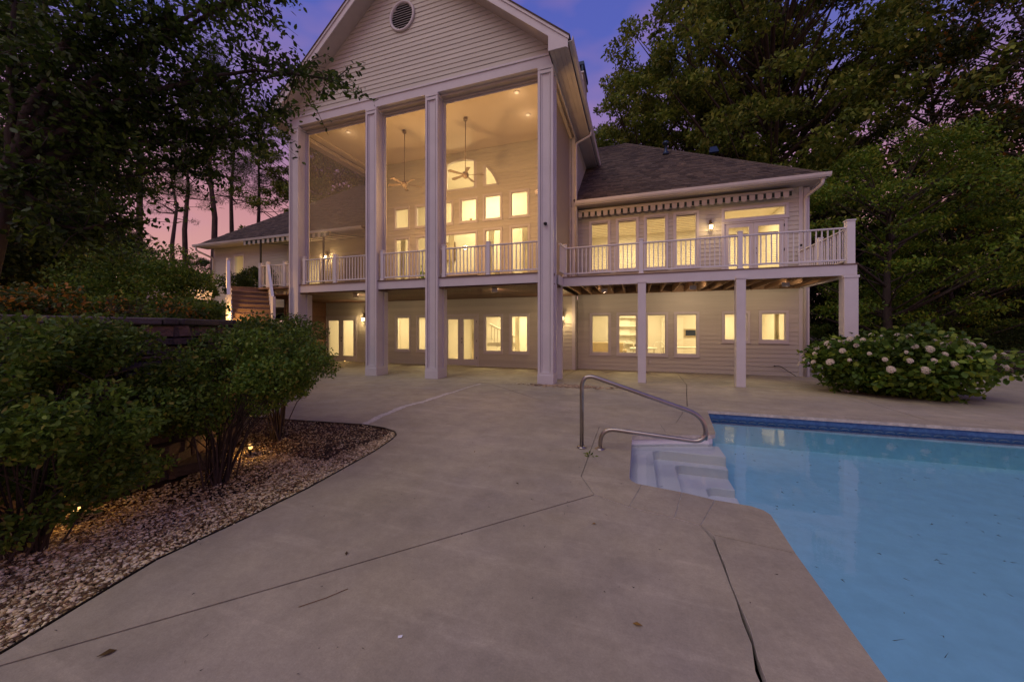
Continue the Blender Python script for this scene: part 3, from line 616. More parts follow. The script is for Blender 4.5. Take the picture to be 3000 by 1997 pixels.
# --- left wing (partly behind the porch)
wlft = MB().box(-22.9, -14.3, RW + .031, RW + .05, 2.4, 2.5).build('wall', M['siding'], house)
LWN = [(-21.25, -20.55, 4.1, 5.62), (-16.0, -15.1, 3.2, 5.2), (-13.6, -12.6, 3.6, 5.2)]
siding(wlft, RW, -22.9, -12.0, 2.4, 6.15, [rect(*w) for w in LWN], join=True)
for w in LWN: window(*w, RW)
MB().box(-23.0, -22.88, RW - .03, RW + .1, 2.2, 6.15).build('corner_board', M['trim'], house)
A2 = (-23.5, EY, Z0); ap2 = (-23.5 + HD, EY + HD, Z0 + PS * HD)
rl_ = MB().slab([A2, (-11.9, EY, Z0), (-11.9, EY + HD, Z0 + PS * HD), ap2], (0, 0, -.05)).build('roof', M['shingle'], house)
tag(shingles('s', (0, EY, Z0 + .004), (1, 0, 0), (0, 1 / nrm, PS / nrm), lambda u, v: -23.5 + v / nrm < u - 14 + 2.1 < -11.9 and v < HD * nrm - .05, seed=5).build('shingles', M['shingle'], rl_, loc=(-11.9, 0, 0)), kind='stuff')
MB().slab([A2, ap2, (ap2[0], 27, ap2[2]), (A2[0], 27, Z0)], (0, 0, -.05)).build('roof', M['shingle'], house)
MB().box(-23.5, -11.9, EY + .02, RW - .02, 6.14, 6.165).build('eave_soffit', M['soffit'], house)
gutter((-11.9, EY - .012, 6.145), (-23.6, EY - .012, 6.145), (0, -1, 0))
MB().tube(rnd_path([(-23.4, EY - .05, 6.14), (-23.4, EY - .02, 5.95), (-22.98, RW - .07, 5.6), (-22.98, RW - .07, 3.0)], [.09, .12]), .05, 8).build('downspout', M['gutter'], house)
# ---------------------------------------------------------------- rooms behind the windows
def room(x0, x1, y0, y1, z0, z1, watts, lz=None, n=1, m='room'):
    MB().poly([(x0, y0, z0), (x1, y0, z0), (x1, y1, z0), (x0, y1, z0)]).build('interior_floor', M['tan'], house); b_ = MB(); b_.poly([(x0, y0, z1), (x0, y1, z1), (x1, y1, z1), (x1, y0, z1)])
    b_.poly([(x0, y1, z0), (x1, y1, z0), (x1, y1, z1), (x0, y1, z1)]); b_.poly([(x0, y0, z0), (x0, y1, z0), (x0, y1, z1), (x0, y0, z1)]); b_.poly([(x1, y1, z0), (x1, y0, z0), (x1, y0, z1), (x1, y1, z1)])
    b_.build('interior_wall', M[m], house)
    for k in range(n):
        l = bpy.data.lights.new('room_light', 'AREA'); l.energy = watts * 2.3 / n; l.color = (1, .78, .42); l.shape = 'RECTANGLE'; l.size = (x1 - x0) / n * .38; l.size_y = (y1 - y0) * .35
        o = bpy.data.objects.new('room_light', l); COL.objects.link(o); o.location = (x0 + (x1 - x0) * (k + .5) / n, (y0 + y1) / 2, (lz or z1 - .06)); o.parent = house
room(-14.2, -8.2, 13.92, 17.2, .01, 2.74, 60, n=2)
room(-8.19, -2.3, 13.92, 17.2, .01, 2.74, 62)
room(-2.1, 4.9, 14.32, 17.8, .01, 2.74, 76, n=2)
room(-11.8, -2.3, 13.92, 17.5, 3.12, 8.95, 165)
room(-2.1, 4.9, 14.32, 18, 3.12, 5.95, 92, n=2)
room(-22.8, -14.0, 14.32, 17.5, 3.0, 5.95, 50)
# crown moulding and far doors in the lower rooms
for x0, x1, y1 in ((-14.1, -8.3, 17.19), (-8.1, -2.4, 17.19), (-2.0, 4.8, 17.79)):
    MB().box(x0, x1, y1 - .08, y1, 2.58, 2.72).build('crown_moulding', M['roomtrim'], house)
    for k in range(3):
        a = x0 + (x1 - x0) * (k + .35) / 3; MB().box(a, a + .9, y1 - .05, y1, .02, 2.05).box(a + .1, a + .8, y1 - .07, y1 - .05, .2, .9).box(a + .1, a + .8, y1 - .07, y1 - .05, 1.05, 1.9).build('inner_door', M['roomtrim'], house)
# ---------------------------------------------------------------- things inside the lit rooms
PLANT = []
def curtain(x, y, z0, z1, w, label, grp='curtains in the lit rooms'):
    m = MB(); n = 26; P = []
    for i in range(n + 1):
        u = i / n
        P.append([(x + w * u * (1 - .25 * math.sin(t * 2.6)) , y + .035 * math.sin(u * 30), z0 + (z1 - z0) * t) for t in (0, .25, .5, .75, 1)])
    for i in range(n):
        for j in range(4): m.poly([P[i][j], P[i + 1][j], P[i + 1][j + 1], P[i][j + 1]])
    tag(m.build('curtain', M['curtain']), label, 'curtain', grp)
curtain(-4.72, 14.15, .1, 2.3, .25, 'pale curtain hanging in the lower window nearest the corner column')
curtain(-6.75, 14.3, .1, 2.2, .35, 'tied white curtain behind the right leaf of the lower french door')
curtain(4.42, 14.55, .9, 2.2, .16, 'narrow white curtain at the right of the lower right square window')
bn = thing('stair_bannister', 'white slanted stair bannister seen through the lower window', 'bannister')
MB().beam((-6.2, 15.0, 1.75), (-4.9, 15.0, 1.15), .07, .07).build('handrail', M['roomtrim'], bn)
for i in range(9):
    x = -6.1 + i * .14; z = 1.72 - (x + 6.2) * .46
    MB().beam((x, 15.0, z), (x + .02, 15.0, z - .8), .035, .035, (0, 1, 0)).build('baluster', M['roomtrim'], bn)
MB().box(-6.3, -4.8, 14.96, 15.04, .78, .95).build('base_rail', M['roomtrim'], bn)
dk = thing('writing_desk', 'pale writing desk in the lower room behind the fourth wing window', 'desk')
MB().box(1.0, 2.6, 16.2, 16.9, .74, .80).build('desk_top', M['roomtrim'], dk)
for x, y in ((1.04, 16.24), (2.54, 16.24), (1.04, 16.84), (2.54, 16.84)): MB().box(x - .03, x + .03, y - .03, y + .03, .02, .74).build('leg', M['roomtrim'], dk)
pc = thing('wall_picture', 'small framed picture above the pale writing desk', 'picture'); MB().box(2.0, 2.5, 17.74, 17.78, 1.2, 1.55).build('picture_frame', M['tan'], pc); MB().box(2.05, 2.45, 17.72, 17.74, 1.25, 1.5).build('picture_sheet', M['darkmetal'], pc)
def chair(x, y, rz, label):
    t = thing('dining_chair', label, 'chair', (x, y, .01), 'chairs in the lower room'); t.rotation_euler = (0, 0, rz)
    MB().box(-.22, .22, -.22, .22, .42, .47).build('seat', M['roomtrim'], t)
    for a, b_ in ((-.2, -.2), (.2, -.2), (-.2, .2), (.2, .2)): MB().box(a - .02, a + .02, b_ - .02, b_ + .02, 0, .42).build('leg', M['roomtrim'], t)
    MB().tube(rnd_path([(-.2, .2, .47), (-.2, .24, 1.0), (.2, .24, 1.0), (.2, .2, .47)], [.15, .15]), .02, 6).build('backrest', M['roomtrim'], t)
chair(-.25, 15.6, .3, 'white dining chair behind the second lower wing window'); chair(.75, 15.7, -.5, 'white dining chair behind the third lower wing window')
tb_ = thing('dining_table', 'round white dining table between the two chairs in the lower room', 'table', (.25, 16.0, .01))
MB().lathe((0, 0, 0), [(.55, .72), (.55, .76)], 24).build('table_top', M['roomtrim'], tb_); MB().lathe((0, 0, 0), [(.25, 0), (.05, .05), (.05, .72)], 12).build('pedestal', M['roomtrim'], tb_)
sf = thing('sofa', 'tan sofa in the lower room behind the first wing window', 'sofa', (-1.3, 16.2, .01))
MB().box(-.8, .8, -.4, .4, .1, .45).build('seat', M['tan'], sf, bevel=.03); MB().box(-.8, .8, .3, .5, .45, .95).build('backrest', M['tan'], sf, bevel=.03)
for s in (-1, 1): MB().box(s * .8 - .1, s * .8 + .1, -.4, .45, .1, .65).build('armrest', M['tan'], sf, bevel=.03)
bk = thing('bookcase', 'cream open bookcase against the back wall of the lower room', 'bookcase', (-.3, 17.5, .01))
MB().box(-.6, -.56, 0, .28, 0, 2.1).box(.56, .6, 0, .28, 0, 2.1).build('side_panel', M['roomtrim'], bk)
for i in range(6): MB().box(-.56, .56, 0, .27, .05 + i * .4, .08 + i * .4).build('shelf', M['roomtrim'], bk)
cl_ = None
cl = thing('chandelier', 'small added chandelier lighting the tall room behind the wide porch bay', 'chandelier', (-7.0, 15.6, 6.5))
MB().tube([(0, 0, 0), (0, 0, 2.4)], .015, 6).build('rod', M['brass'], cl)
for k in range(6):
    a = k * math.pi / 3; MB().tube([(0, 0, 0), (.2 * math.cos(a), .2 * math.sin(a), -.15), (.42 * math.cos(a), .42 * math.sin(a), 0)], .012, 5).build('arm', M['brass'], cl); MB().lathe((.42 * math.cos(a), .42 * math.sin(a), 0), [(.05, 0), (.09, .12)], 10).build('lamp_shade', M['tan'], cl)
l = bpy.data.lights.new('added_chandelier_lamp', 'POINT'); l.energy = 130; l.color = (1, .78, .42); l.shadow_soft_size = .35; o = bpy.data.objects.new('added_chandelier_lamp', l); COL.objects.link(o); o.location = (0, 0, .25); o.parent = cl  # added light to brighten the tall room's ceiling behind the arched panes
for i, (x, nm) in enumerate(((-10.35, 'first'), (-9.0, 'second'), (-7.85, 'third'), (-5.95, 'fourth'), (-4.45, 'last'))):
    curtain(x, 14.25, 3.2, 5.7, .34, f'cream curtain at the {nm} tall lower window behind the porch, from the left')
mk = thing('mantel_shelf', 'tan fireplace mantel against the back wall of the tall room', 'fireplace', (-7.0, 17.3, 3.13))
MB().box(-.9, -.6, -.2, .15, 0, 1.3).box(.6, .9, -.2, .15, 0, 1.3).build('leg', M['tan'], mk); MB().box(-1.05, 1.05, -.28, .15, 1.3, 1.42).build('shelf', M['tan'], mk); MB().box(-.6, .6, -.02, .15, 0, .95).build('firebox', M['black'], mk)
for x, z, w, h, nm in ((-9.6, 5.2, .8, 1.0, 'left'), (-4.6, 5.1, .9, 1.1, 'right')):
    t = thing('wall_picture', f'large framed picture on the {nm} side of the tall room back wall', 'picture', (x, 17.44, z)); MB().box(-w / 2, w / 2, -.03, .03, 0, h).build('picture_frame', M['brass'], t); MB().box(-w / 2 + .06, w / 2 - .06, -.04, -.03, .06, h - .06).build('picture_sheet', M['tan'], t)
for x, y, nm in ((-10.9, 16.6, 'left'), (-3.2, 16.6, 'right')):
    t = thing('potted_plant', f'potted plant in the {nm} corner of the tall room', 'plant', (x, y, 3.13)); MB().lathe((0, 0, 0), [(.16, 0), (.22, .4)], 12).build('pot', M['tan'], t)
    rg0 = np.random.default_rng(int(-x * 10)); V0, F0 = None, None; PLANT.append((t, rg0))
# blinds behind the upper wing windows
for i, (w, nm) in enumerate(zip(UR[:4], ('first', 'second', 'third', 'fourth'))):
    t = thing('window_blind', f'cream slatted blind in the {nm} upper wing window counted from the columns', 'blind', (0, 0, 0), 'blinds in the upper wing windows')
    MB().box(w[0] + .04, w[1] - .04, RW + .09, RW + .13, w[3] - .06, w[3]).build('head_rail', M['blind'], t)
    me = None; k = 0; z = w[3] - .09
    while z > w[2] + .03:
        if me is None: me = MB().slab([(w[0] + .04, -.022, -.012), (w[1] - .04, -.022, -.012), (w[1] - .04, .022, .012), (w[0] + .04, .022, .012)], (0, 0, .003)).mesh('slat', M['blind'])
        link('slat', me, t, (0, RW + .11, z)); z -= .062
for nm, a in (('left', 2.99), ('right', 3.86)):
    t = thing('window_blind', f'cream slatted blind on the {nm} leaf of the upper french door', 'blind', (0, 0, 0), 'blinds in the upper wing windows')
    MB().box(a, a + .58, RW + .05, RW + .09, 4.72, 4.78).build('head_rail', M['blind'], t)
    me = MB().slab([(a, -.02, -.01), (a + .58, -.02, -.01), (a + .58, .02, .01), (a, .02, .01)], (0, 0, .003)).mesh('slat', M['blind'])
    for i in range(20): link('slat', me, t, (0, RW + .08, 4.68 - i * .062))
# ---------------------------------------------------------------- porch fittings
def fan(x, y, zc, zt, label, rot):
    t = thing('ceiling_fan', label, 'ceiling fan', (x, y, zt), 'ceiling fans under the porch ceiling')
    MB().tube([(0, 0, zc - zt), (0, 0, 0)], .014, 8).build('rod', M['fan'], t)
    MB().lathe((0, 0, zc - zt - .10), [(.07, 0), (.07, .09)], 12).build('canopy', M['fan'], t)
    MB().lathe((0, 0, -.12), [(.05, -.10), (.10, -.05), (.12, .02), (.10, .10), (.03, .14)], 14).build('motor', M['fan'], t)
    for k in range(5):
        a = rot + k * 2 * math.pi / 5; c, s = math.cos(a), math.sin(a)
        P = [(.10, -.03), (.62, -.075), (.66, 0), (.62, .075), (.10, .03)]
        MB().slab([(c * u - s * w, s * u + c * w, -.10 + (.012 if w > 0 else -.012)) for u, w in P], (0, 0, .01)).build('blade', M['fan'], t)
fan(-5.70, 11.55, 8.96, 7.05, 'five-bladed ceiling fan hanging in the widest porch bay', .3)
fan(-8.22, 11.55, 8.96, 7.05, 'five-bladed ceiling fan hanging behind the second column from the left', .8)
for x, y, nm in ((-3.57, 10.85, 'nearest the corner column, front row'), (-3.57, 12.10, 'nearest the corner column, back row'), (-10.3, 10.97, 'in the left-hand bay')):
    t = thing('recessed_light', f'round recessed ceiling light {nm}', 'ceiling light', (x, y, 8.965), 'recessed lights in the porch ceiling')
    MB().lathe((0, 0, 0), [(.085, -.012), (.10, -.006), (.10, .0)], 18).build('trim_ring', M['gutter'], t); MB().lathe((0, 0, -.013), [(.06, 0), (.06, .002)], 14).build('lens', M['canlens'], t)
    l = bpy.data.lights.new('recessed_lamp', 'POINT'); l.energy = 3; l.color = (1, .66, .36); l.shadow_soft_size = .08; o = bpy.data.objects.new('recessed_lamp', l); COL.objects.link(o); o.location = (0, 0, -.30); o.parent = t
for x, z, nm in ((-6.08, 5.6, 'second column from the right'), (-8.36, 5.6, 'third column from the right'), (-2.80, 5.6, 'corner column')):  # added lamps, hidden behind the columns, that give the porch its warm glow
    t = thing('added_uplight', f'small added uplight fixed high on the back of the {nm}', 'wall lamp', (x, 10.52, z), 'added uplights on the backs of the porch columns')
    MB().lathe((0, -.08, 0), [(.02, -.10), (.06, -.04), (.07, .05)], 10).build('shade', M['gutter'], t)
    l = bpy.data.lights.new('added_uplight_lamp', 'POINT'); l.energy = 165; l.color = (1, .57, .22); l.shadow_soft_size = .12; o = bpy.data.objects.new('added_uplight_lamp', l); COL.objects.link(o); o.location = (0, .14, .16); o.parent = t
def lantern(x, y, z, label, wd=5):
    t = thing('wall_lantern', label, 'lantern', (x, y, z), 'wall lanterns beside the doors')
    MB().box(-.04, .04, -.012, 0, .08, .30).build('back_plate', M['brass'], t)
    MB().tube(rnd_path([(0, -.01, .24), (0, -.12, .30), (0, -.13, .16)], [.05]), .009, 6).build('arm', M['brass'], t)
    MB().lathe((0, -.13, .10), [(.075, 0), (.05, .03), (.015, .08)], 8).build('cap', M['brass'], t)
    MB().lathe((0, -.13, -.06), [(.045, 0), (.062, .15)], 8).build('glass', M['lglass'], t)
    MB().lathe((0, -.13, -.085), [(.03, 0), (.055, .024)], 8).build('base', M['brass'], t)
    l = bpy.data.lights.new('lantern_lamp', 'POINT'); l.energy = wd; l.color = (1, .66, .3); l.shadow_soft_size = .05; o = bpy.data.objects.new('lantern_lamp', l); COL.objects.link(o); o.location = (0, -.22, .0); o.parent = t
lantern(-11.95, PW - .03, 1.97, 'brass lantern beside the left lower french doors', 22); lantern(-2.68, PW - .03, 1.92, 'brass lantern on the lower wall beside the corner column', 24)
lantern(-14.6, RW - .03, 5.1, 'brass lantern on the left wing wall under the open awning', 40)
lantern(2.42, RW - .03, 5.02, 'brass lantern on the upper wall beside the deck doors', 9)
for x, y, w, nm in ((1.62, 12.3, 22, 'under the middle of the right-hand deck'), (4.0, 12.3, 14, 'under the right end of the right-hand deck'), (-1.0, 12.3, 8, 'under the left end of the right-hand deck'), (-4.2, 10.6, 16, 'under the widest porch bay'), (-9.6, 10.6, 18, 'under the left porch bay')):  # added lamps that brighten the lower walls under the decks
    t = thing('added_flood_lamp', f'small added shaded flood lamp {nm}, aimed at the wall', 'ceiling lamp', (x, y, 2.80 if x < -2 else 2.86), 'added flood lamps under the decks')
    MB().box(-.09, .09, -.05, -.01, -.12, 0).box(-.09, .09, -.01, .05, -.02, 0).build('housing', M['gutter'], t)
    l = bpy.data.lights.new('added_flood_light', 'AREA'); l.energy = w; l.color = (1, .70, .44); l.shape = 'RECTANGLE'; l.size = .16; l.size_y = .09; o = bpy.data.objects.new('added_flood_light', l); COL.objects.link(o); o.location = (0, .0, -.065); o.rotation_euler = (R(72), 0, R(180)); o.rotation_euler = Vector((0, -1, .25)).to_track_quat('Z', 'X').to_euler(); o.parent = t
sc_ = MB().lathe((-2.39, 9.79, 4.44), [(.0, -.05), (.05, -.02), (.05, .03), (.0, .05)], 12).build('column_camera', M['black']); tag(sc_, 'small black dome camera on the front of the corner column', 'camera')
ub = MB().box(-11.5, -11.22, PW - .07, PW - .03, 1.05, 1.5).build('utility_box', M['trim'], None, bevel=.01); tag(ub, 'pale flat utility box on the lower wall by the left doors', 'box')
for x, y, nm in ((-4.65, PW, 'under the rightmost lower porch window'), (.45, RW, 'low on the wing wall under the third window')):
    o = MB().box(x - .04, x + .04, y - .06, y - .025, .28, .40).build('wall_outlet', M['gutter'], None, bevel=.006); tag(o, f'small outlet cover {nm}', 'outlet')
hb = thing('garden_hose', 'short black hose hanging from a tap at the right end of the wing wall', 'hose', (4.3, RW - .03, 0))
MB().tube([(0, 0, .32), (0, -.06, .32)], .018, 8).build('tap', M['black'], hb); MB().tube(rnd_path([(0, -.06, .32), (.12, -.07, .34), (.55, -.12, .02)], [.08]), .011, 6).build('hose_line', M['hose'], hb)
# ---------------------------------------------------------------- railings
PM = {}
def railing(name_label, a, b_, z0=3.11, h=.92, sp=.118, posts=(), top=True, mk=1, group='white railings of porch and deck'):
    a = Vector((a[0], a[1], 0)); b_ = Vector((b_[0], b_[1], 0)); L = (b_ - a).length; ang = math.atan2((b_ - a).y, (b_ - a).x)
    t = thing('deck_railing', name_label, 'railing', (a.x, a.y, z0), group); t.rotation_euler = (0, 0, ang)
    MB().box(0, L, -.035, .035, h - .035, h).build('top_rail', M['rail'], t, bevel=.006)
    MB().box(0, L, -.02, .02, .10, .14).build('bottom_rail', M['rail'], t)
    n = max(1, int(L / sp))
    if 'b' not in PM: PM['b'] = MB().box(-.0125, .0125, -.0125, .0125, 0, .745).mesh('baluster', M['rail']); PM['p'] = MB().box(-.055, .055, -.055, .055, 0, .99).box(-.065, .065, -.065, .065, .99, 1.02).box(-.07, .07, -.07, .07, 0, .05).mesh('post', M['rail'], .004)
    for i in range(n):
        u = (i + .5) * L / n
        if all(abs(u - p) > .06 for p in posts): link('baluster', PM['b'], t, (u, 0, .14))
    for p in posts: link('post', PM['p'], t, (p, 0, 0))
    return t
RY = 9.97
railing('white railing of the left porch bay, with a wide middle post', (-11.44, RY), (-8.52, RY), posts=(1.52, .12))
railing('short white railing of the narrow middle porch bay', (-8.04, RY), (-6.24, RY), posts=(.1,))
railing('white railing of the wide right porch bay beside the corner column', (-5.76, RY), (-2.63, RY), posts=(.12, 1.6))
railing('very short white railing between the corner column and the long deck railing', (-2.12, 10.45), (-2.10, 11.10))
railing('long white railing along the front of the right-hand deck', (-2.10, 11.12), (4.92, 11.12), posts=(.0, 2.22, 4.70))
railing('white railing closing the right side of the deck', (4.94, 11.14), (4.94, 14.1), posts=(1.5,))
MB_p = MB().box(4.86, 5.02, 11.04, 11.20, 3.11, 4.17).box(4.845, 5.035, 11.025, 11.215, 4.17, 4.20)
tag(MB_p.build('railing_post', M['rail'], None, bevel=.004), 'tall white capped corner post at the right end of the deck', 'post')
# ---------------------------------------------------------------- right-hand deck
dk = thing('raised_deck', 'white edged raised wooden deck along the upper floor of the wing', 'deck')
MB().box(-2.18, 5.06, 11.05, 11.10, 2.84, 3.10).build('fascia_board', M['trim'], dk, bevel=.004)
MB().box(5.01, 5.06, 11.102, 14.17, 2.84, 3.10).build('fascia_board', M['trim'], dk, bevel=.004)
MB().box(-2.18, -2.13, 10.42, 11.048, 2.84, 3.10).build('fascia_board', M['trim'], dk)
i = 0; y = 11.03
while y < 14.1:
    MB().box(-2.2, 5.08, y, y + .138, 3.102, 3.126 + .001 * (i % 3)).build('deck_board', M['deckboard'], dk); y += .144; i += 1
x = -2.05
while x < 5: MB().box(x, x + .042, 11.102, 14.165, 2.86, 3.098).build('joist', M['joist'], dk); x += .405
MB().box(-2.15, 5.0, 14.13, 14.17, 2.855, 3.096).build('ledger_board', M['joist'], dk)
for i, x in enumerate((.03, 2.49)):
    MB().box(x, x + .22, 11.00, 11.22, 0, 2.90).build('post', M['trim'], dk, bevel=.006); MB().box(x - .015, x + .235, 10.985, 11.048, 2.86, 2.91).build('post_cap', M['trim'], dk)
MB().box(4.78, 5.06, 10.99, 11.25, 0, 2.84).build('post', M['trim'], dk, bevel=.006); MB().box(4.765, 5.075, 10.975, 11.265, 2.78, 2.84).build('post_cap', M['trim'], dk)
tag(MB().box(4.98, 5.03, 14.05, 14.10, 4.2, 4.26).build('door_sensor', M['black']), 'small black sensor at the house corner above the deck railing', 'sensor')
# ---------------------------------------------------------------- awnings
def awning(label, x0, x1, yb, zb, yf, zf, w=.235, posts=(), cassette=False):
    t = thing('striped_awning', label, 'awning')
    n = int((x1 - x0) / w)
    if not cassette:
        for i in range(n):
            a = x0 + i * w; mm = M['awnw'] if i % 2 else M['awnd']
            MB().slab([(a, yf, zf), (a + w, yf, zf), (a + w, yb, zb), (a, yb, zb)], (0, 0, .012)).build('canvas_stripe', mm, t)
    else:
        MB().box(x0, x1, yf, yb, zf, zf + .12).build('roller_cassette', M['awnw'], t, bevel=.02)
    me1 = me2 = None
    for i in range(n):
        a = x0 + i * w; wd = w * (.68 if cassette else .5)
        q = MB().slab([(a, yf - .012, zf + .03), (a + wd, yf - .012, zf + .03), (a + wd, yf - .012, zf - .13), (a + wd * .8, yf - .012, zf - .17), (a + wd * .2, yf - .012, zf - .17), (a, yf - .012, zf - .13)], (0, .01, 0)); q.build('valance_scallop', M['awnw'], t)
        q = MB().slab([(a + wd, yf - .010, zf + .03), (a + w, yf - .010, zf + .03), (a + w, yf - .010, zf - .13), (a + wd, yf - .010, zf - .13)], (0, .008, 0)); q.build('valance_scallop', M['awnd'], t)
    MB().tube([(x0, yf - .02, zf + .04), (x1, yf - .02, zf + .04)], .022, 6).build('front_bar', M['awnw'], t)
    for p in posts: MB().box(p - .03, p + .03, yf - .02, yf + .04, 3.0, zf).build('post', M['black'], t)
awning('rolled-up striped awning under the right wing gutter', -2.12, 4.72, RW - .03, 6.0, RW - .30, 5.93, w=.235, cassette=True)
awning('open striped awning over the left side deck', -17.4, -12.2, RW - .04, 5.95, 12.0, 5.62, w=.3, posts=(-16.3, -12.6))
# ---------------------------------------------------------------- left side deck, stairs
sd_ = thing('side_deck', 'small white edged deck left of the porch at the top of the wooden stairs', 'deck')
MB().box(-14.35, -11.92, 10.35, 10.40, 2.84, 3.10).build('fascia_board', M['trim'], sd_)
for i in range(26): MB().box(-17.5 if i > 5 else -14.35, -11.93, 10.40 + i * .144, 10.538 + i * .144, 3.115, 3.14).build('deck_board', M['deckboard'], sd_)
MB().box(-14.33, -14.2, 10.42, 10.55, 0, 2.84).build('post', M['trim'], sd_)
railing('white railing of the small side deck left of the columns', (-14.2, 10.46), (-11.95, 10.46), z0=3.14, posts=(.0, 1.3))
stt = thing('wooden_stairs', 'weathered brown wooden stairs climbing to the side deck', 'stairs')
TLp, TRp = Vector((-14.3, 9.4)), Vector((-13.67, 10.36)); BLp, BRp = Vector((-12.6, 8.3)), Vector((-11.97, 9.26))
NS = 9
for i in range(NS):
    t0 = i / NS; t1 = (i + 1) / NS; z = 1.55 + (3.12 - 1.55) * (i + 1) / NS; zp = 1.55 + (3.12 - 1.55) * i / NS
    a = BLp.lerp(TLp, t0); b_ = BRp.lerp(TRp, t0); c = BRp.lerp(TRp, t1); d = BLp.lerp(TLp, t1); f = (BLp - TLp).normalized() * .03
    MB().slab([(a.x + f.x, a.y + f.y, z - .04), (b_.x + f.x, b_.y + f.y, z - .04), (c.x, c.y, z - .04), (d.x, d.y, z - .04)], (0, 0, .04)).build('tread', M['step'], stt)
    MB().slab([(a.x, a.y, zp - .01), (b_.x, b_.y, zp - .01), (b_.x, b_.y, z - .041), (a.x, a.y, z - .041)], (f.x * -.8, f.y * -.8, 0)).build('riser', M['step'], stt)
for P0, P1 in ((BLp, TLp), (BRp, TRp)):
    MB().beam((P0.x, P0.y, 1.55), (P1.x, P1.y, 3.0), .05, .32).build('stringer', M['trim'], stt)
def stair_rail(label, P0, P1):
    t = thing('stair_railing', label, 'railing', (0, 0, 0), 'white railings of the wooden stairs')
    MB().beam((P0.x, P0.y, 2.50), (P1.x, P1.y, 4.08), .09, .05).build('top_rail', M['rail'], t); MB().beam((P0.x, P0.y, 1.75), (P1.x, P1.y, 3.32), .05, .05).build('bottom_rail', M['rail'], t)
    for i in range(15):
        q = P0.lerp(P1, (i + .5) / 15); z = 1.75 + 1.57 * (i + .5) / 15; MB().box(q.x - .014, q.x + .014, q.y - .014, q.y + .014, z, z + .74).build('baluster', M['rail'], t)
    for q, z in ((P0, 1.55), (P1, 3.05)): MB().box(q.x - .05, q.x + .05, q.y - .05, q.y + .05, z, z + 1.12).build('newel_post', M['rail'], t)
stair_rail('white railing on the left side of the wooden stairs', BLp - Vector((.05, .06)), TLp - Vector((.05, .06))); stair_rail('white railing on the right side of the wooden stairs', BRp, TRp)
wk = thing('plank_walkway', 'greyed plank walkway sloping down to the left of the wooden stairs', 'walkway')
for i in range(10):
    t = i / 10; o = Vector((-14.9, 8.6)).lerp(Vector((-12.6, 6.6)), t); dx = Vector((-.55, -.75)); st_ = Vector((.20, -.17)); z = 2.55 - .8 * t
    MB().slab([(o.x, o.y, z), (o.x + dx.x, o.y + dx.y, z), (o.x + dx.x + st_.x, o.y + dx.y + st_.y, z - .05), (o.x + st_.x, o.y + st_.y, z - .05)], (0, 0, -.05)).build('plank', M['greywood'], wk)
tag(MB().slab([(-14.9, 8.9, 2.95), (-16.2, 7.9, 2.9), (-16.1, 7.8, 2.6), (-14.85, 8.8, 2.6)], (.0, .25, 0)).build('landing_bench', M['trim']), 'pale low panel beside the head of the stairs', 'panel')
# ---------------------------------------------------------------- retaining wall and terrace on the left
WP = [(-4.65, -3.), (-4.58, 1.3), (-4.45, 2.4), (-5.0, 3.3), (-6.45, 4.6), (-8.2, 6.1), (-12.3, 9.5)]
rw = thing('stone_retaining_wall', 'dark ledge stone retaining wall behind the left flower bed', 'wall')
r = random.Random(11); npc = 0; st_mesh = []
for k in range(10):
    m = MB(); V = [(x, y, z) for x in (-.5, .5) for y in (-.5, .5) for z in (-.5, .5)]
    m.v = [(x + r.uniform(-.05, .05), y + r.uniform(-.09, .09), z + r.uniform(-.07, .07)) for x, y, z in V]
    m.f = [(0, 1, 3, 2), (4, 6, 7, 5), (0, 4, 5, 1), (2, 3, 7, 6), (0, 2, 6, 4), (1, 5, 7, 3)]
    st_mesh.append(m.mesh('stone', M['stone'], .06))
segs = [(Vector(WP[i]), Vector(WP[i + 1])) for i in range(len(WP) - 1)]
extra = MB()
def wall_stones(parent, segs, H, hmin, hmax, lmin, lmax, maxn, cap=True, capw=.45, near=None):
    cnt = 0; rest = MB()
    z = 0
    while z < H - .02:
        h = min(r.uniform(hmin, hmax), H - z); h = h if H - z - h > .04 else H - z
        for a, b_ in segs:
            d = (b_ - a); L = d.length; d.normalize(); ang = math.atan2(d.y, d.x); u = -r.uniform(0, .2)
            nn = Vector((-d.y, d.x))
            while u < L:
                l = r.uniform(lmin, lmax) 
                c = a + d * (u + l / 2) + nn * .12
                if (u + l > .0 and c.y > .2):
                    pz = r.uniform(-.02, .04)
                    if cnt < maxn and (near is None or (Vector((c.x, c.y)) - near).length < 1.9 or parent is not rw):
                        o = link('stone', r.choice(st_mesh), parent, (c.x, c.y, z + h / 2), ang + (math.pi if r.random() < .5 else 0)); o.scale = (l - .012, .28 + pz, h - .010); cnt += 1
                    else:
                        q = c - d * (l / 2 - .006); q2 = c + d * (l / 2 - .006); rest.beam((q.x, q.y, z + h / 2), (q2.x, q2.y, z + h / 2), .28 + pz, h - .01)
                u += l
        z += h
    if rest.v: tag(rest.build('stone_courses', M['stone'], parent), kind='stuff')
    return cnt
npc = wall_stones(rw, segs, 1.56, .05, .135, .18, .50, 298, near=Vector((-4.4, 2.0)))
MBk = MB()
for a, b_ in segs:
    d = (b_ - a).normalized(); nn = Vector((-d.y, d.x)); MBk.prism([tuple(a + nn * .05), tuple(b_ + nn * .05), tuple(b_ + nn * .4), tuple(a + nn * .4)], -.1, 1.54)
MBk.build('mortar_core', M['soil'], rw)
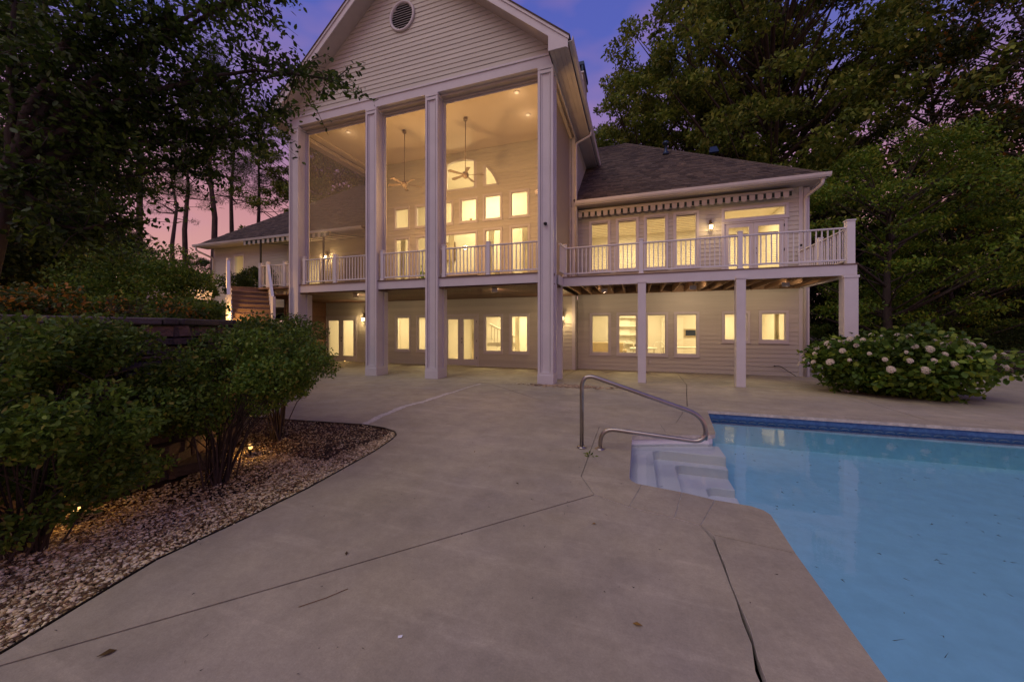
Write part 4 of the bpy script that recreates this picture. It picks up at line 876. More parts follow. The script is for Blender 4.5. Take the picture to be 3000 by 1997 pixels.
for a, b_ in segs:
    d = b_ - a; L = d.length; d.normalize(); u = 0; nn = Vector((-d.y, d.x))
    while u < L:
        l = min(r.uniform(.6, 1.1), L - u) if L - u > .3 else L - u
        p = a + d * (u + .004); q = a + d * (u + l - .004); w0 = -.05 + r.uniform(-.015, .015)
        MB().prism([tuple(p + nn * w0), tuple(q + nn * w0), tuple(q + nn * .40), tuple(p + nn * .40)], 1.565, 1.64 + r.uniform(-.006, .006)).build('capstone', M['cap'], rw, bevel=.012); u += max(l, .05)
tm = MB(); nu = 60; cum = [0]
for a, b_ in segs: cum.append(cum[-1] + (b_ - a).length)
def wpt(s):
    for i in range(len(segs)):
        if s <= cum[i + 1] or i == len(segs) - 1:
            a, b_ = segs[i]; t = (s - cum[i]) / (cum[i + 1] - cum[i]); return a.lerp(b_, min(1, t))
def tz(x, y, w): 
    return 1.58 + 1.25 * min(1, max(0, (w - 4.5) / 8)) - .06 + .04 * math.sin(x * 2.1) * math.sin(y * 1.7)
ws_ = [.3, .8, 1.4, 2.2, 3.2, 4.5, 6, 8, 11, 16, 25, 40, 70, 110]; TZ = {}
for i in range(nu + 1):
    s = cum[-1] * i / nu; p = wpt(s)
    for j, w in enumerate(ws_):
        dr = Vector((-1, .05 + .5 * i / nu * min(1, w / 20))).normalized() if True else None
        q = p + dr * w; tm.v.append((q.x, q.y, tz(q.x, q.y, w)))
nw_ = len(ws_)
for i in range(nu):
    for j in range(nw_ - 1): tm.f.append((i * nw_ + j, (i + 1) * nw_ + j, (i + 1) * nw_ + j + 1, i * nw_ + j + 1))
# rear apron of the terrace under the left wing
tm2 = MB().poly([(-12.4, 9.5, 1.2), (-14.4, 10.3, 2.0), (-14.4, 14.3, 2.6), (-23, 14.3, 2.9), (-30, 40, 3.0), (-120, 60, 3.2), (-120, 9.5, 3.0), (-40, 9.5, 3.0), (-22, 9.4, 2.9)])
tag(tm.build('terrace_ground', M['ground']), kind='structure'); tag(tm2.build('terrace_ground', M['ground']), kind='structure')

# ---------------------------------------------------------------- foliage
G_oak = leafmat('oak_leaf', [(0, (0.062, 0.104, 0.018)), (.45, (0.149, 0.208, 0.032)), (.8, (0.252, 0.297, 0.046)), (1, (0.300, 0.300, 0.069))])
G_dark = leafmat('dark_leaf', [(0, (0.028, 0.052, 0.015)), (.6, (0.062, 0.105, 0.025)), (1, (0.128, 0.160, 0.034))])
G_maple = leafmat('maple_leaf', [(0, (0.055, 0.111, 0.012)), (.5, (0.132, 0.235, 0.021)), (1, (0.285, 0.300, 0.032))])
G_magn = leafmat('magnolia_leaf', [(0, (0.023, 0.040, 0.012)), (.6, (0.059, 0.081, 0.021)), (.85, (0.098, 0.090, 0.019)), (1, (0.314, 0.132, 0.019))])
G_pine = leafmat('pine_needle', [(0, (0.028, 0.052, 0.015)), (1, (0.091, 0.140, 0.027))], .2)
G_bush = leafmat('shrub_leaf', [(0, (0.047, 0.099, 0.015)), (.5, (0.117, 0.203, 0.027)), (.88, (0.186, 0.268, 0.037)), (.965, (0.240, 0.217, 0.037)), (1, (0.255, 0.246, 0.037))])
G_hyd = leafmat('hydrangea_leaf', [(0, (0.044, 0.092, 0.013)), (.6, (0.099, 0.184, 0.024)), (1, (0.238, 0.306, 0.033))])
G_over = leafmat('overhanging_leaf', [(0, (0.025, 0.047, 0.010)), (.6, (0.058, 0.101, 0.017)), (1, (0.112, 0.173, 0.024))])
G_warm = leafmat('orange_tipped_leaf', [(0, (.03, .05, .01)), (.6, (.06, .09, .02)), (.7, (0.039, 0.052, 0.013)), (.5, (0.130, 0.091, 0.019)), (1, (0.338, 0.156, 0.026))])
def leafcloud(rg, C, L, W=.5, up=.4, fine=False, out=None):
    """one small leaf at every centre in C"""
    n = len(C); a = rg.normal(size=(n, 3))
    if out is not None: a += out * 1.2
    a /= np.linalg.norm(a, axis=1)[:, None]
    t = rg.normal(size=(n, 3)); t[:, 2] += up * 3; s = np.cross(a, t); s /= (np.linalg.norm(s, axis=1)[:, None] + 1e-9); nn = np.cross(s, a)
    l = (L * rg.uniform(.65, 1.2, n))[:, None]; w = l * W / 2
    if not fine:
        V = np.stack([C, C + a * l * .5 + s * w + nn * w * .35, C + a * l, C + a * l * .5 - s * w + nn * w * .35], 1).reshape(-1, 3)
        F = np.array([[0, 1, 2], [0, 2, 3]]); k = 4
    else:
        V = np.stack([C, C + a * l * .3 + s * w + nn * w * .3, C + a * l * .7 + s * w * .8 + nn * w * .2, C + a * l, C + a * l * .7 - s * w * .8 + nn * w * .2, C + a * l * .3 - s * w + nn * w * .3, C + a * l * .5], 1).reshape(-1, 3)
        F = np.array([[0, 1, 6], [1, 2, 6], [2, 3, 6], [3, 4, 6], [4, 5, 6], [5, 0, 6]]); k = 7
    F = (F[None] + (np.arange(n) * k)[:, None, None]).reshape(-1, 3); return V, F
def clusters(rg, centers, rad, per, flat=.6):
    o = []
    for c, rr in zip(centers, rad):
        n = int(per * (rr / np.mean(rad)) ** 2); d = rg.normal(size=(n, 3)); d /= np.linalg.norm(d, axis=1)[:, None]; d *= (rr * rg.uniform(.25, 1, n) ** .6)[:, None]; d[:, 2] *= flat; o.append(c + d)
    return np.concatenate(o)
def tree_meshes(seed, H, Rc, base, nc, per, L, leafm, barkm, tr=.3, flat=.6, crad=1.1, lobes=5, shape='oak', W=.55):
    rg = np.random.default_rng(seed); r = random.Random(seed); tm_ = MB()
    top = H * (.9 if shape != 'oak' else .72); P = [(0, 0, -1)] + [(r.uniform(-.02, .02) * H * t, r.uniform(-.02, .02) * H * t, top * t) for t in (.05, .2, .4, .6, .8, 1)]
    tm_.tube(P, [tr * 1.4, tr * 1.15, tr, tr * .85, tr * .6, tr * .4, tr * .1], 9)
    ph = rg.uniform(0, 6.28, lobes); C = []; rad = []
    for i in range(nc):
        th = rg.uniform(0, 6.28); q = rg.uniform(0, 1); v = rg.uniform(-1, 1)
        if shape == 'pine': hz = base + (H - base) * q; rr = Rc * (1.05 - q) * rg.uniform(.3, 1)
        else:
            hz = (base + H) / 2 + (H - base) / 2 * v; rr = Rc * math.sqrt(max(.02, 1 - v * v * .92)) * rg.uniform(.25, 1) ** .5
        m_ = 1 + .22 * sum(math.sin(k_ * th + p_ + v * 2) for k_, p_ in enumerate(ph, 1)) / 1.8
        C.append((rr * m_ * math.cos(th), rr * m_ * math.sin(th), hz)); rad.append(crad * rg.uniform(.6, 1.3))
    C = np.array(C)
    for i, c in enumerate(C):
        if i % (2 if shape != 'pine' else 1) == 0:
            z0 = max(base * .55, min(top * .95, c[2] - math.hypot(c[0], c[1]) * (.65 if shape != 'pine' else .1)))
            m = Vector((c[0] * .5, c[1] * .5, (z0 + c[2]) / 2 + .1 * Rc * rg.uniform(-.5, .5)))
            br = tr * (.22 if i % 6 else .42) ; tm_.tube([(0, 0, z0), m, tuple(c)], [br, br * .6, br * .12], 5, cap=False)
    LC = clusters(rg, C, rad, per, flat); V, F = leafcloud(rg, LC, L, W); 
    return tm_.mesh('trunk', barkm), npmesh('crown', V, F, leafm)
TV = {
 'oak1': tree_meshes(1, 24, 7.5, 4, 330, 165, .27, G_oak, M['bark'], .42, crad=.85, flat=.5),
 'oak2': tree_meshes(2, 22, 6.5, 4, 290, 165, .26, G_oak, M['bark'], .36, crad=.8, flat=.5),
 'dark': tree_meshes(3, 16, 5.5, 1.0, 170, 270, .28, G_dark, M['bark'], .26, crad=1.2),
 'maple': tree_meshes(4, 9, 4.2, 1.6, 120, 190, .17, G_maple, M['bark'], .16, flat=.32, crad=.8, W=.4),
 'pine': tree_meshes(5, 24, 3.6, 12, 55, 210, .30, G_pine, M['pinebark'], .24, crad=.85, shape='pine', W=.12),
 'magn': tree_meshes(6, 15, 4.4, .8, 230, 160, .20, G_magn, M['bark'], .22, crad=.75, W=.5),
 'sparse': tree_meshes(8, 25, 5.5, 8, 120, 120, .22, G_dark, M['bark'], .30, crad=.9),
}
def tree(kind, x, y, z, label, s=1., rz=0, group='trees round the house', sz=None, name=None):
    nm = name or {'pine': 'pine_tree', 'magn': 'magnolia_tree', 'maple': 'maple_tree', 'oak1': 'oak_tree', 'oak2': 'oak_tree'}.get(kind, 'broadleaf_tree')
    t = thing(nm, label, 'tree', (x, y, z), group); t.rotation_euler = (0, 0, rz); t.scale = (s, s, sz or s)
    tk, cr_ = TV[kind]; link('trunk', tk, t); link('crown', cr_, t); return t
def wpos(px, d):      # a point at forward distance d seen at picture column px (3000 wide)
    l = (px - 1500) / 1064 * d; return (l * math.cos(TH) - d * math.sin(TH), l * math.sin(TH) + d * math.cos(TH))
def T(kind, px, d, z, *a, **k): x, y = wpos(px, d); return tree(kind, x, y, z, *a, **k)
T('oak1', 2260, 29, 0, 'tallest broad tree rising behind the right wing roof', 1.34, .3)
T('oak2', 1880, 33, 0, 'rounded tree just right of the chimney behind the roof', 1.06, 1.4)
T('oak1', 2060, 34, 0, 'broad tree filling the gap between the two largest right-hand trees', 1.3, 4.0)
T('oak2', 2350, 31, 0, 'broad tree behind the right end of the wing roof', 1.28, 2.2)
T('sparse', 2730, 29, 0, 'tall thin tree with an open crown against the pink sky on the right', 1.22, .7)
T('dark', 2560, 27, 0, 'dark low-crowned tree behind the corner post of the deck', .58, 1.1)
T('dark', 2900, 27, 0, 'dark tree deep in the right-hand woods', .85, 2.7)
T('maple', 2600, 17, 0, 'feathery yellow-green maple beyond the raised deck', 1.12, .5)
T('maple', 2790, 18, 0, 'lower feathery maple between the deck and the right edge', .82, 3.1)
T('magn', 3090, 19, 0, 'glossy dark magnolia at the right edge with orange leaves', 1.45, 1.0)
T('magn', 3000, 20, 0, 'dark magnolia standing behind the low stone wall', .72, 4.1)
T('dark', 2440, 38, 0, 'far dark tree closing the view under the deck', .8, 3.9)
T('dark', 2700, 40, 0, 'far dark tree behind the hydrangea', .9, 5.1)
# left side, on the terrace
T('pine', 622, 30, 2.6, 'thick pine trunk left of the far wing roof', .95, .4)
T('pine', 682, 34, 2.6, 'slim pine standing above the eave of the left wing', .9, 1.9)
T('pine', 548, 33, 2.6, 'pine with a pair of trunks left of the thick pine', .92, 2.9)
T('pine', 510, 40, 2.6, 'slimmest far pine behind the round bush', .95, 3.6)
T('pine', 405, 27, 2.6, 'straight pine behind the centre of the round bush', .9, 5.2)
T('pine', 760, 38, 2.6, 'far pine close beside the leftmost column', .95, 2.4)
T('pine', 130, 14, 2.4, 'big furrowed pine trunk near the left edge', .8, 1.2)
T('dark', 180, 30, 2.0, 'dark spreading tree at the far left behind the terrace', .6, 1.0)
T('dark', -20, 26, 2.0, 'dark tree filling the left edge behind the pines', .75, 2.1)
T('oak2', 300, 44, 2.0, 'far tree closing the view between the left pines', .62, 5.0)
T('oak2', 860, 40, 2.0, 'far rounded tree seen over the left wing roof', .50, 3.0)
T('oak2', 950, 34, 2.0, 'tree seen through the left porch screens above the far roof', .85, .9)
T('oak1', 1080, 36, 2.0, 'dark tree behind the porch seen through the screens', .8, .2)
T('dark', 560, 38, 2.4, 'low dark tree between the pine trunks', .42, 1.5)
T('dark', 400, 34, 2.4, 'low dark tree behind the terrace left of the pines', .45, 3.5)
T('oak2', 720, 48, 2.4, 'low far tree over the eave of the left wing', .33, 2.5)
# overhanging tree close on the left
ov = thing('overhanging_tree', 'dark tree leaning over the picture from the left with its leaves against the sky', 'tree', (-5.9, 1.6, 1.6))
rg = np.random.default_rng(21); r = random.Random(21)
def ipt(px, py, d): x, y = wpos(px, d); return Vector((x, y, 1.52 - (py - 965) / 1064 * d))
og = Vector((-5.9, 1.6, 1.6)); ot = MB()
fork = ipt(30, 480, 4.3); base_ = ipt(-60, 900, 4.4)
ot.tube([base_ - Vector((0, 0, .9)) - og, base_ - og, ipt(-10, 700, 4.3) - og, fork - og], [.11, .10, .085, .07], 8)
tips = [((60, 150, 4.2), (20, -120, 4.4)), ((210, 90, 4.3), (480, 40, 4.6)), ((120, 190, 4.2), (330, -60, 4.2)), ((300, 260, 4.8), (640, 230, 5.3)), ((420, 330, 5.2), (880, 210, 5.6)),
        ((330, 420, 4.9), (760, 400, 5.6)), ((250, 560, 4.8), (600, 480, 5.4)), ((150, 760, 4.4), (330, 640, 4.7)), ((380, 60, 4.6), (760, -20, 5.0)), ((500, 150, 5.0), (980, 225, 5.0)), ((450, 420, 5.2), (830, 330, 5.4)), ((200, 300, 4.6), (400, 330, 5)), ((560, 0, 5), (860, -60, 5.2)), ((100, 620, 4.4), (200, 480, 4.6))]
LCn = []
for (m_, e_) in tips:
    a = fork; b_ = ipt(*m_); c = ipt(*e_); pts = []
    for k in range(9):
        t = k / 8; pts.append(a * (1 - t) ** 2 + b_ * 2 * t * (1 - t) + c * t * t + Vector((r.uniform(-.03, .03), r.uniform(-.03, .03), r.uniform(-.04, .04))))
    ot.tube([p - og for p in pts], [.05 * (1 - t / 9.2) + .004 for t in range(9)], 6, cap=False)
    for k in range(3, 9):
        for q in range(9):
            dirv = Vector((r.gauss(0, 1), r.gauss(0, 1), r.gauss(0, .7) + .1)).normalized(); ln = r.uniform(.25, .75) * (1.1 if k < 8 else .8); s0 = pts[k]; s1 = s0 + dirv * ln * .5 + Vector((0, 0, .04)); s2 = s0 + dirv * ln - Vector((0, 0, .05))
            ot.tube([s0 - og, s1 - og, s2 - og], [.007, .005, .002], 4, cap=False)
            for w in range(25):
                t = r.uniform(.15, 1.05); p = s0.lerp(s2, t) + Vector((r.gauss(0, .045), r.gauss(0, .045), r.gauss(0, .045))); LCn.append(tuple(p - og))
ot.build('trunk', M['bark'], ov)
V, F = leafcloud(rg, np.array(LCn), .085, .5, fine=True); link('crown', npmesh('crown', V, F, G_over), ov)
print('overhang leaves', len(LCn))
# second dark tree filling the upper left behind it
T('dark', -120, 9.5, 1.9, 'dense dark small tree behind the overhanging branches at the left edge', .52, .3)
T('dark', 90, 13, 2.0, 'dense dark tree low behind the left shrubs', .45, 2.0)
for t_, r0 in PLANT:
    V, F = leafcloud(r0, r0.normal(size=(220, 3)) * np.array([.28, .28, .35]) + np.array([0, 0, 1.0]), .22, .35, fine=True); link('foliage', npmesh('foliage', V, F, G_maple), t_)
# ---------------------------------------------------------------- shrubs
def shrub(name, label, x, y, z, rx, ry, h, zb, n, L, matl, seed, stems=0, lean=(0, 0), W=.5, fine=True, nc=46, group=None, cat='shrub', shell=.55):
    rg = np.random.default_rng(seed); r = random.Random(seed); t = thing(name, label, cat, (x, y, z), group)
    C = []; rad = []
    for i in range(nc):
        d = rg.normal(size=3); d /= np.linalg.norm(d); q = rg.uniform(shell, 1)
        c = np.array((d[0] * rx * q + lean[0] * (.5 + d[2] * .5), d[1] * ry * q + lean[1] * (.5 + d[2] * .5), zb + (h - zb) * (.5 + .5 * d[2] * q))); C.append(c); rad.append(min(rx, ry, h - zb) * rg.uniform(.20, .42))
    LC = clusters(rg, np.array(C), rad, n / nc, .75); LC[:, 2] = np.maximum(LC[:, 2], .03)
    V, F = leafcloud(rg, LC, L, W, fine=fine); link('foliage', npmesh('foliage', V, F, matl), t)
    if stems:
        m = MB()
        for i in range(stems):
            c = C[i % nc]; a = (r.gauss(0, .05), r.gauss(0, .05), -.02); mid = (a[0] + (c[0] - a[0]) * .3 + r.gauss(0, .03), a[1] + (c[1] - a[1]) * .3 + r.gauss(0, .03), c[2] * .5); m.tube([a, mid, tuple(c)], [.008, .006, .002], 5, cap=False)
            for q in range(3):
                s0 = Vector(mid).lerp(Vector(tuple(c)), r.random()); m.tube([s0, s0 + Vector((r.gauss(0, .15), r.gauss(0, .15), r.uniform(.05, .25)))], [.005, .002], 4, cap=False)
        m.build('stems', M['bark'], t)
    return t
shrub('flowering_shrub', 'large leafy green shrub at the left edge in front of the stone wall', -3.98, 1.30, 0, .62, .95, 1.58, .12, 30000, .043, G_bush, 31, 40, nc=60)
shrub('flowering_shrub', 'vase-shaped shrub on many bare stems in the middle of the gravel bed', -3.97, 2.50, 0, .74, .72, 1.60, .48, 23000, .041, G_bush, 32, 46, lean=(.22, .28), nc=52)
shrub('flowering_shrub', 'rounded right-hand part of shrubbery beside the end of the gravel bed', -4.75, 3.75, 0, .70, .65, 1.62, .60, 15000, .041, G_bush, 33, 34, lean=(.1, .1), nc=44)
shrub('round_bush', 'large clipped round bush on the terrace left of the stairs', -11.6, 5.5, 1.55, 1.55, 1.3, 2.0, 0, 16000, .085, G_bush, 34, 0, nc=90, fine=False)
shrub('round_bush', 'low bush on the terrace beside the plank walkway', -8.8, 4.6, 1.55, 1.5, .7, .42, 0, 5000, .08, G_bush, 35, 0, nc=50, fine=False)
shrub('low_plants', 'orange-tipped low plants growing over the wall cap at the left', -6.1, 2.3, 1.55, .9, 1.3, .42, 0, 3500, .06, G_warm, 36, 10, nc=40, fine=False)
shrub('low_plants', 'green low plants on the terrace behind the wall cap', -7.2, 3.7, 1.65, 1.3, .9, .42, 0, 4500, .07, G_bush, 37, 6, nc=40, fine=False)
shrub('round_bush', 'dark bush in front of the left wing window', -18.3, 12.6, 3.0, 1.6, .8, 1.35, 0, 4000, .12, G_dark, 38, 0, nc=50, fine=False)
shrub('round_bush', 'dark bush behind the head of the wooden stairs', -15.6, 11.4, 3.0, 1.1, .7, 1.15, 0, 3500, .11, G_dark, 39, 0, nc=40, fine=False)
shrub('round_bush', 'yellowish bush against the far corner of the left wing', -20.5, 11.8, 3.0, 1.6, .8, 1.25, 0, 3500, .12, G_bush, 40, 0, nc=40, fine=False)
for k, (px, d, rr, hh, lb) in enumerate(((2370, 22, 1.3, 2.0, 'yellow-green bush beyond the house corner under the deck'), (2530, 20, 1.4, 1.7, 'rounded dark bush just right of the deck corner post'), (2690, 19, 1.9, 1.9, 'widest clipped bush behind the hydrangea'), (2830, 20, 1.7, 1.6, 'dark bush at the left end of the low stone wall'), (2960, 17, 1.6, 1.8, 'dark bush above the low stone wall at the right edge'))):
    x, y = wpos(px, d); shrub('round_bush', lb, x, y, 0, rr, rr * .8, hh, 0, 5000, .11, G_bush if k in (0, 2) else G_dark, 50 + k, 0, nc=50, fine=False, group='bushes at the edge of the right-hand woods')
# hydrangea
hy = shrub('hydrangea_bush', 'wide hydrangea bush with pale flower heads at the far side of the pool deck', 5.72, 10.95, 0, 1.62, 1.15, 1.42, 0, 11000, .125, G_hyd, 61, 30, W=.72, nc=110, cat='shrub', shell=.6)
fm = MB(); r = random.Random(5)
for i in range(150):
    a = r.uniform(0, 6.28); q = math.sqrt(r.random()); c = Vector((q * .10 * math.cos(a), q * .10 * math.sin(a), .085 * math.sqrt(max(0, 1 - q * q)))); s = .014
    for k in range(4):
        b0 = a + k * math.pi / 2; v0 = Vector((math.cos(b0), math.sin(b0), .3)) * s; v1 = Vector((math.cos(b0 + .8), math.sin(b0 + .8), .0)) * s; fm.poly([c, c + v0, c + v0 * .9 + v1, c + v1])
fmesh = fm.mesh('flower_head', M['petal']); rg = np.random.default_rng(4); k = 0
pts_ = []
for tries in range(4000):
    a = r.uniform(math.pi, 2 * math.pi) if r.random() < .75 else r.uniform(0, math.pi); v_ = r.uniform(-.15, 1); q = math.sqrt(max(0, 1 - v_ * v_))
    p = Vector((1.80 * q * math.cos(a), 1.22 * q * math.sin(a), .72 + .70 * v_))
    if all((p - o_).length > .20 for o_ in pts_) and p.z > .45 and (p.z > .75 or r.random() < .4): pts_.append(p)
for p in pts_[:85]:
    o = link('flower_head', fmesh, hy, p); nrm_ = Vector((p.x / 2.2, p.y / 1.3 - .35, .6)).normalized(); o.rotation_euler = nrm_.to_track_quat('Z', 'Y').to_euler(); q = r.uniform(.34, .74); o.scale = (q, q, q)
# ---------------------------------------------------------------- gravel bed
bedpoly = [(-4.5, .2)] + [(x, y) for x, y in BED[1:]] + [(-5.0, 3.4), (-4.4, 2.4), (-4.55, 1.3)]
def inpoly(x, y, P):
    c = False; j = len(P) - 1
    for i in range(len(P)):
        if (P[i][1] > y) != (P[j][1] > y) and x < (P[j][0] - P[i][0]) * (y - P[i][1]) / (P[j][1] - P[i][1]) + P[i][0]: c = not c
        j = i
    return c
tag(MB().prism(bedpoly, -.1, -.035).build('gravel_bed', M['soil']), kind='structure')
ico_v = np.array([(0, 0, 1), (.89, 0, .45), (.28, .85, .45), (-.72, .53, .45), (-.72, -.53, .45), (.28, -.85, .45), (.72, .53, -.45), (-.28, .85, -.45), (-.89, 0, -.45), (-.28, -.85, -.45), (.72, -.53, -.45), (0, 0, -1)])
ico_f = np.array([(0, 1, 2), (0, 2, 3), (0, 3, 4), (0, 4, 5), (0, 5, 1), (1, 6, 2), (2, 7, 3), (3, 8, 4), (4, 9, 5), (5, 10, 1), (2, 6, 7), (3, 7, 8), (4, 8, 9), (5, 9, 10), (1, 10, 6), (6, 11, 7), (7, 11, 8), (8, 11, 9), (9, 11, 10), (10, 11, 6)])
rg = np.random.default_rng(9); Pb = []; Sb = []
while len(Pb) < 30000:
    x = rg.uniform(-6.4, -2.6); y = rg.uniform(.1, 4.8)
    if not inpoly(x, y, bedpoly): continue
    edge = min(math.hypot(x - a, y - b_) for a, b_ in BED)
    mul = 1
    if y > 3.3 and x < -3.45: mul = .16                       # straw patch
    if math.hypot(x + 3.97, y - 2.5) < .45: mul = .35
    if x < -4.15: mul = min(mul, .5)
    if rg.uniform() < mul: Pb.append((x, y, rg.uniform(-.035, -.008))); Sb.append(rg.uniform(.005, .013) * (1.15 if y < 1.6 else 1))
Pb = np.array(Pb); Sb = np.array(Sb); n = len(Pb)
ang = rg.uniform(0, 6.28, n); sc3 = np.stack([Sb * rg.uniform(.9, 1.6, n), Sb * rg.uniform(.7, 1.1, n), Sb * rg.uniform(.45, .8, n)], 1)
v0 = ico_v[None] * sc3[:, None]; v0 += rg.normal(size=v0.shape) * Sb[:, None, None] * .08
ca, sa = np.cos(ang)[:, None], np.sin(ang)[:, None]; V = np.stack([v0[..., 0] * ca - v0[..., 1] * sa, v0[..., 0] * sa + v0[..., 1] * ca, v0[..., 2]], -1) + Pb[:, None]
F = (ico_f[None] + (np.arange(n) * 12)[:, None, None]).reshape(-1, 3)
tag(link('gravel', npmesh('gravel', V.reshape(-1, 3), F, M['pebble'])), 'white and tan pebbles filling the curved bed', 'gravel', kind='stuff')
# pine straw and dead twigs on the bed
def straws(pts, L, w, matl, name, label, cat, zz):
    n = len(pts); a = rg.uniform(0, 6.28, n); l = L * rg.uniform(.4, 1.2, n); P = np.array(pts); d = np.stack([np.cos(a), np.sin(a), rg.normal(0, .12, n)], 1); s = np.stack([-np.sin(a), np.cos(a), np.zeros(n)], 1) * w
    c = np.concatenate([P, np.full((n, 1), 0.)], 1); c[:, 2] = zz + rg.uniform(0, .015, n); bend = s * rg.normal(0, 6, n)[:, None]
    V = np.stack([c - d * l[:, None] / 2, c + s + bend, c + d * l[:, None] / 2, c - s + bend + np.array([0, 0, .002])], 1).reshape(-1, 3); F = (np.array([[0, 1, 3], [1, 2, 3]])[None] + (np.arange(n) * 4)[:, None, None]).reshape(-1, 3)
    tag(link(name, npmesh(name, V, F, matl)), label, cat, kind='stuff')
sp = []
while len(sp) < 7500:
    x = rg.uniform(-6.4, -2.7); y = rg.uniform(.2, 4.75)
    if inpoly(x, y, bedpoly) and (rg.uniform() < (.9 if (y > 3.3 and x < -3.4) else .45)): sp.append((x, y))
straws(sp, .13, .0028, M['straw'], 'pine_straw', 'brown pine straw and twigs on the gravel bed', 'pine straw', -.012)
# steel edging
em = MB()
for i in range(1, len(BED) - 1):
    em.beam((BED[i][0] - .008, BED[i][1], -.02), (BED[i + 1][0] - .008, BED[i + 1][1] - .004, -.02), .008, .05)
tag(em.build('bed_edging', M['black']), 'thin dark edging strip between gravel bed and concrete', 'edging')
# gravel patch at the foot of the corner column
pp = []; rr9 = random.Random(2)
n = 420; P = np.stack([rg.normal(-1.85, .52, n), rg.normal(9.72, .13, n), rg.uniform(0, .012, n)], 1); P = P[(P[:, 1] < 9.78) | (P[:, 0] > -2.12)]; n = len(P); S_ = rg.uniform(.018, .05, n)
V = (ico_v[None] * np.stack([S_ * 1.4, S_, S_ * .28], 1)[:, None] + P[:, None]).reshape(-1, 3); F = (ico_f[None] + (np.arange(n) * 12)[:, None, None]).reshape(-1, 3)
tag(link('gravel', npmesh('gravel', V, F, mat('buff_stone_chip', (.46, .37, .25), .9, rnd='island', ramp=[(0, (.35, .3, .28)), (1, (1.3, 1.2, 1.1))]))), 'patch of flat buff stones round the foot of the corner column', 'gravel', kind='stuff')
# landscape lamps
def bed_lamp(x, y, z, label, w=4, e_=None):
    t = thing('landscape_lamp', label, 'garden lamp', (x, y, z), 'low lamps in the planting')
    MB().tube([(0, 0, -.15), (0, 0, .05)], .01, 6).build('stake', M['black'], t); MB().lathe((0, 0, .05), [(.03, 0), (.03, .012), (.02, .014)], 10).build('socket', M['black'], t)
    MB().lathe((0, 0, .066), [(.012, 0), (.022, .012), (.022, .03), (.01, .042)], 10).build('bulb', M['bulb'], t); MB().lathe((0, 0, .112), [(.06, 0), (.02, .022)], 10).build('hood', M['black'], t)
    l = bpy.data.lights.new('lamp_light', 'POINT'); l.energy = w; l.color = (1, .52, .16); l.shadow_soft_size = .03; o = bpy.data.objects.new('lamp_light', l); COL.objects.link(o); o.location = (.0, -.03, .20); o.parent = t
bed_lamp(-4.25, 1.62, .0, 'lit low lamp at the foot of the stone wall under the left shrub', 1.6)
bed_lamp(-12.35, 8.05, 1.75, 'lit lamp at the foot of the left stair newel', 45)
bed_lamp(-14.4, 8.55, 3.05, 'lit lamp on the pale panel beside the head of the stairs', 50)
bed_lamp(-4.45, 3.15, .0, 'lit low lamp hidden behind the stems of the middle shrub', 4)
bed_lamp(-12.6, 13.2, .0, 'small lit lamp on the porch floor by the left doors', .8)
bed_lamp(-6.3, 2.2, 1.75, 'lamp glowing among the orange-tipped plants on the terrace', 3)
bed_lamp(-20.6, 13.3, 3.05, 'added lamp hidden behind the yellowish bush, washing the left wing wall', 45)  # added unseen lamp that brightens the left wing wall
# low stone wall at the right
rw2 = thing('low_stone_wall', 'low dry stone wall at the right edge behind the pool deck', 'wall')
W2 = [(14.5, 14.5), (12.5, 17.6), (10.0, 19.6), (7.0, 21.0), (5.3, 21.2)]
segs2 = [(Vector(W2[i]), Vector(W2[i + 1])) for i in range(len(W2) - 1)]
st_keep = st_mesh; c2 = wall_stones(rw2, segs2, .72, .07, .13, .3, .7, 300)
for a, b_ in segs2:
    d = (b_ - a).normalized(); nn = Vector((-d.y, d.x)) * -1; MB().prism([tuple(a - nn * .02), tuple(b_ - nn * .02), tuple(b_ - nn * .3), tuple(a - nn * .3)], -.1, .70).build('core', M['soil'], rw2)
    MB().prism([tuple(a + nn * .06), tuple(b_ + nn * .06), tuple(b_ - nn * .32), tuple(a - nn * .32)], .722, .78).build('capstone', M['cap'], rw2, bevel=.01)
print('stones', npc, c2, 'boards', NB)
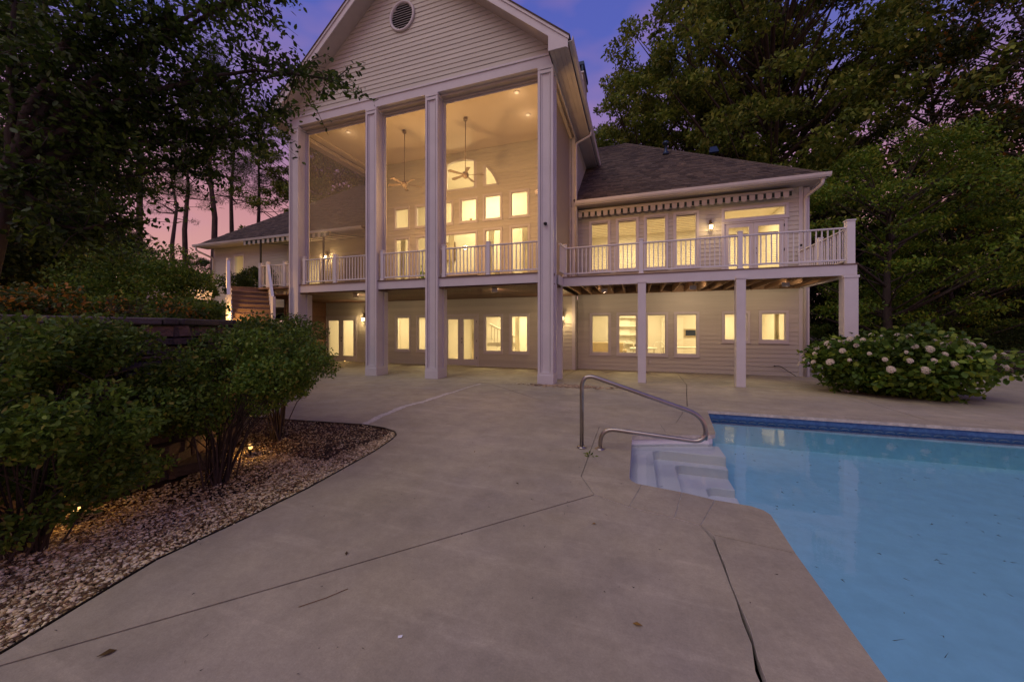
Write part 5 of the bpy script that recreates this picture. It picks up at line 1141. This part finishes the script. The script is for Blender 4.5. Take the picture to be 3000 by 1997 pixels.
# ---------------------------------------------------------------- litter
wd = thing('weed', 'small green weed growing in the joint beside the handrail foot', 'weed', (-.53, 4.42, .0))
V, F = leafcloud(np.random.default_rng(3), np.random.default_rng(3).normal(0, .018, (26, 3)) * np.array([1, 1, .5]) + np.array([0, 0, .015]), .04, .5, fine=True); link('foliage', npmesh('foliage', V, F, G_maple), wd)
lf = MB().slab([(0, 0, .0), (.02, .012, .006), (.05, .002, .004), (.02, -.012, .007)], (0, 0, .001)).mesh('fallen_leaf', M['leafdry'])
gr = 'dead leaves scattered on the concrete'
for (x, y, s, lb) in ((-2.33, 1.02, 1.3, 'yellow dead leaf above the long slab joint at lower left'), (-.02, 1.98, 1.0, 'dark curled leaf on the near slab beside the long crack'), (-1.85, 1.95, .8, 'dead leaf lying on the long joint'), (-1.1, 3.4, .7, 'dead leaf in the middle of the patio'), (-.3, 2.9, .7, 'dead leaf near the coping corner'), (-1.9, 4.1, .7, 'dead leaf right of the gravel bed tip')):
    o = link('fallen_leaf', lf, None, (x, y, .003), x * 9); o.scale = (s, s, s); tag(o, lb, 'leaf', gr)
pt_ = MB().slab([(0, 0, 0), (.022, .008, .004), (.026, -.006, .003), (.008, -.012, 0)], (0, 0, .001)).build('white_petal', M['vinyl'], None, 0, (-1.12, 1.52, .003)); tag(pt_, 'tiny white petal on the near concrete', 'petal')
tag(MB().tube([(-1.75, 1.50, .004), (-1.66, 1.60, .006), (-1.60, 1.70, .004)], .0018, 4).build('pine_needle', M['straw']), 'single brown pine needle below the long joint', 'twig')
sp = []
while len(sp) < 170:
    x = rg.uniform(-3, 9); y = rg.uniform(.8, 9.2)
    if not inpoly(x, y, bedpoly) and not inpoly(x, y, POOL): sp.append((x, y))
straws(sp, .022, .003, M['soil'], 'leaf_litter', 'specks of litter scattered over the concrete', 'litter', .003)
sp = []
while len(sp) < 560:
    x = rg.uniform(1.1, 8); y = rg.uniform(1.2, 7.4)
    if inpoly(x, y, POOL): sp.append((x, y))
straws(sp, .036, .005, M['soil'], 'floating_litter', 'dark needles and specks floating on the pool water', 'litter', WZ + .003)
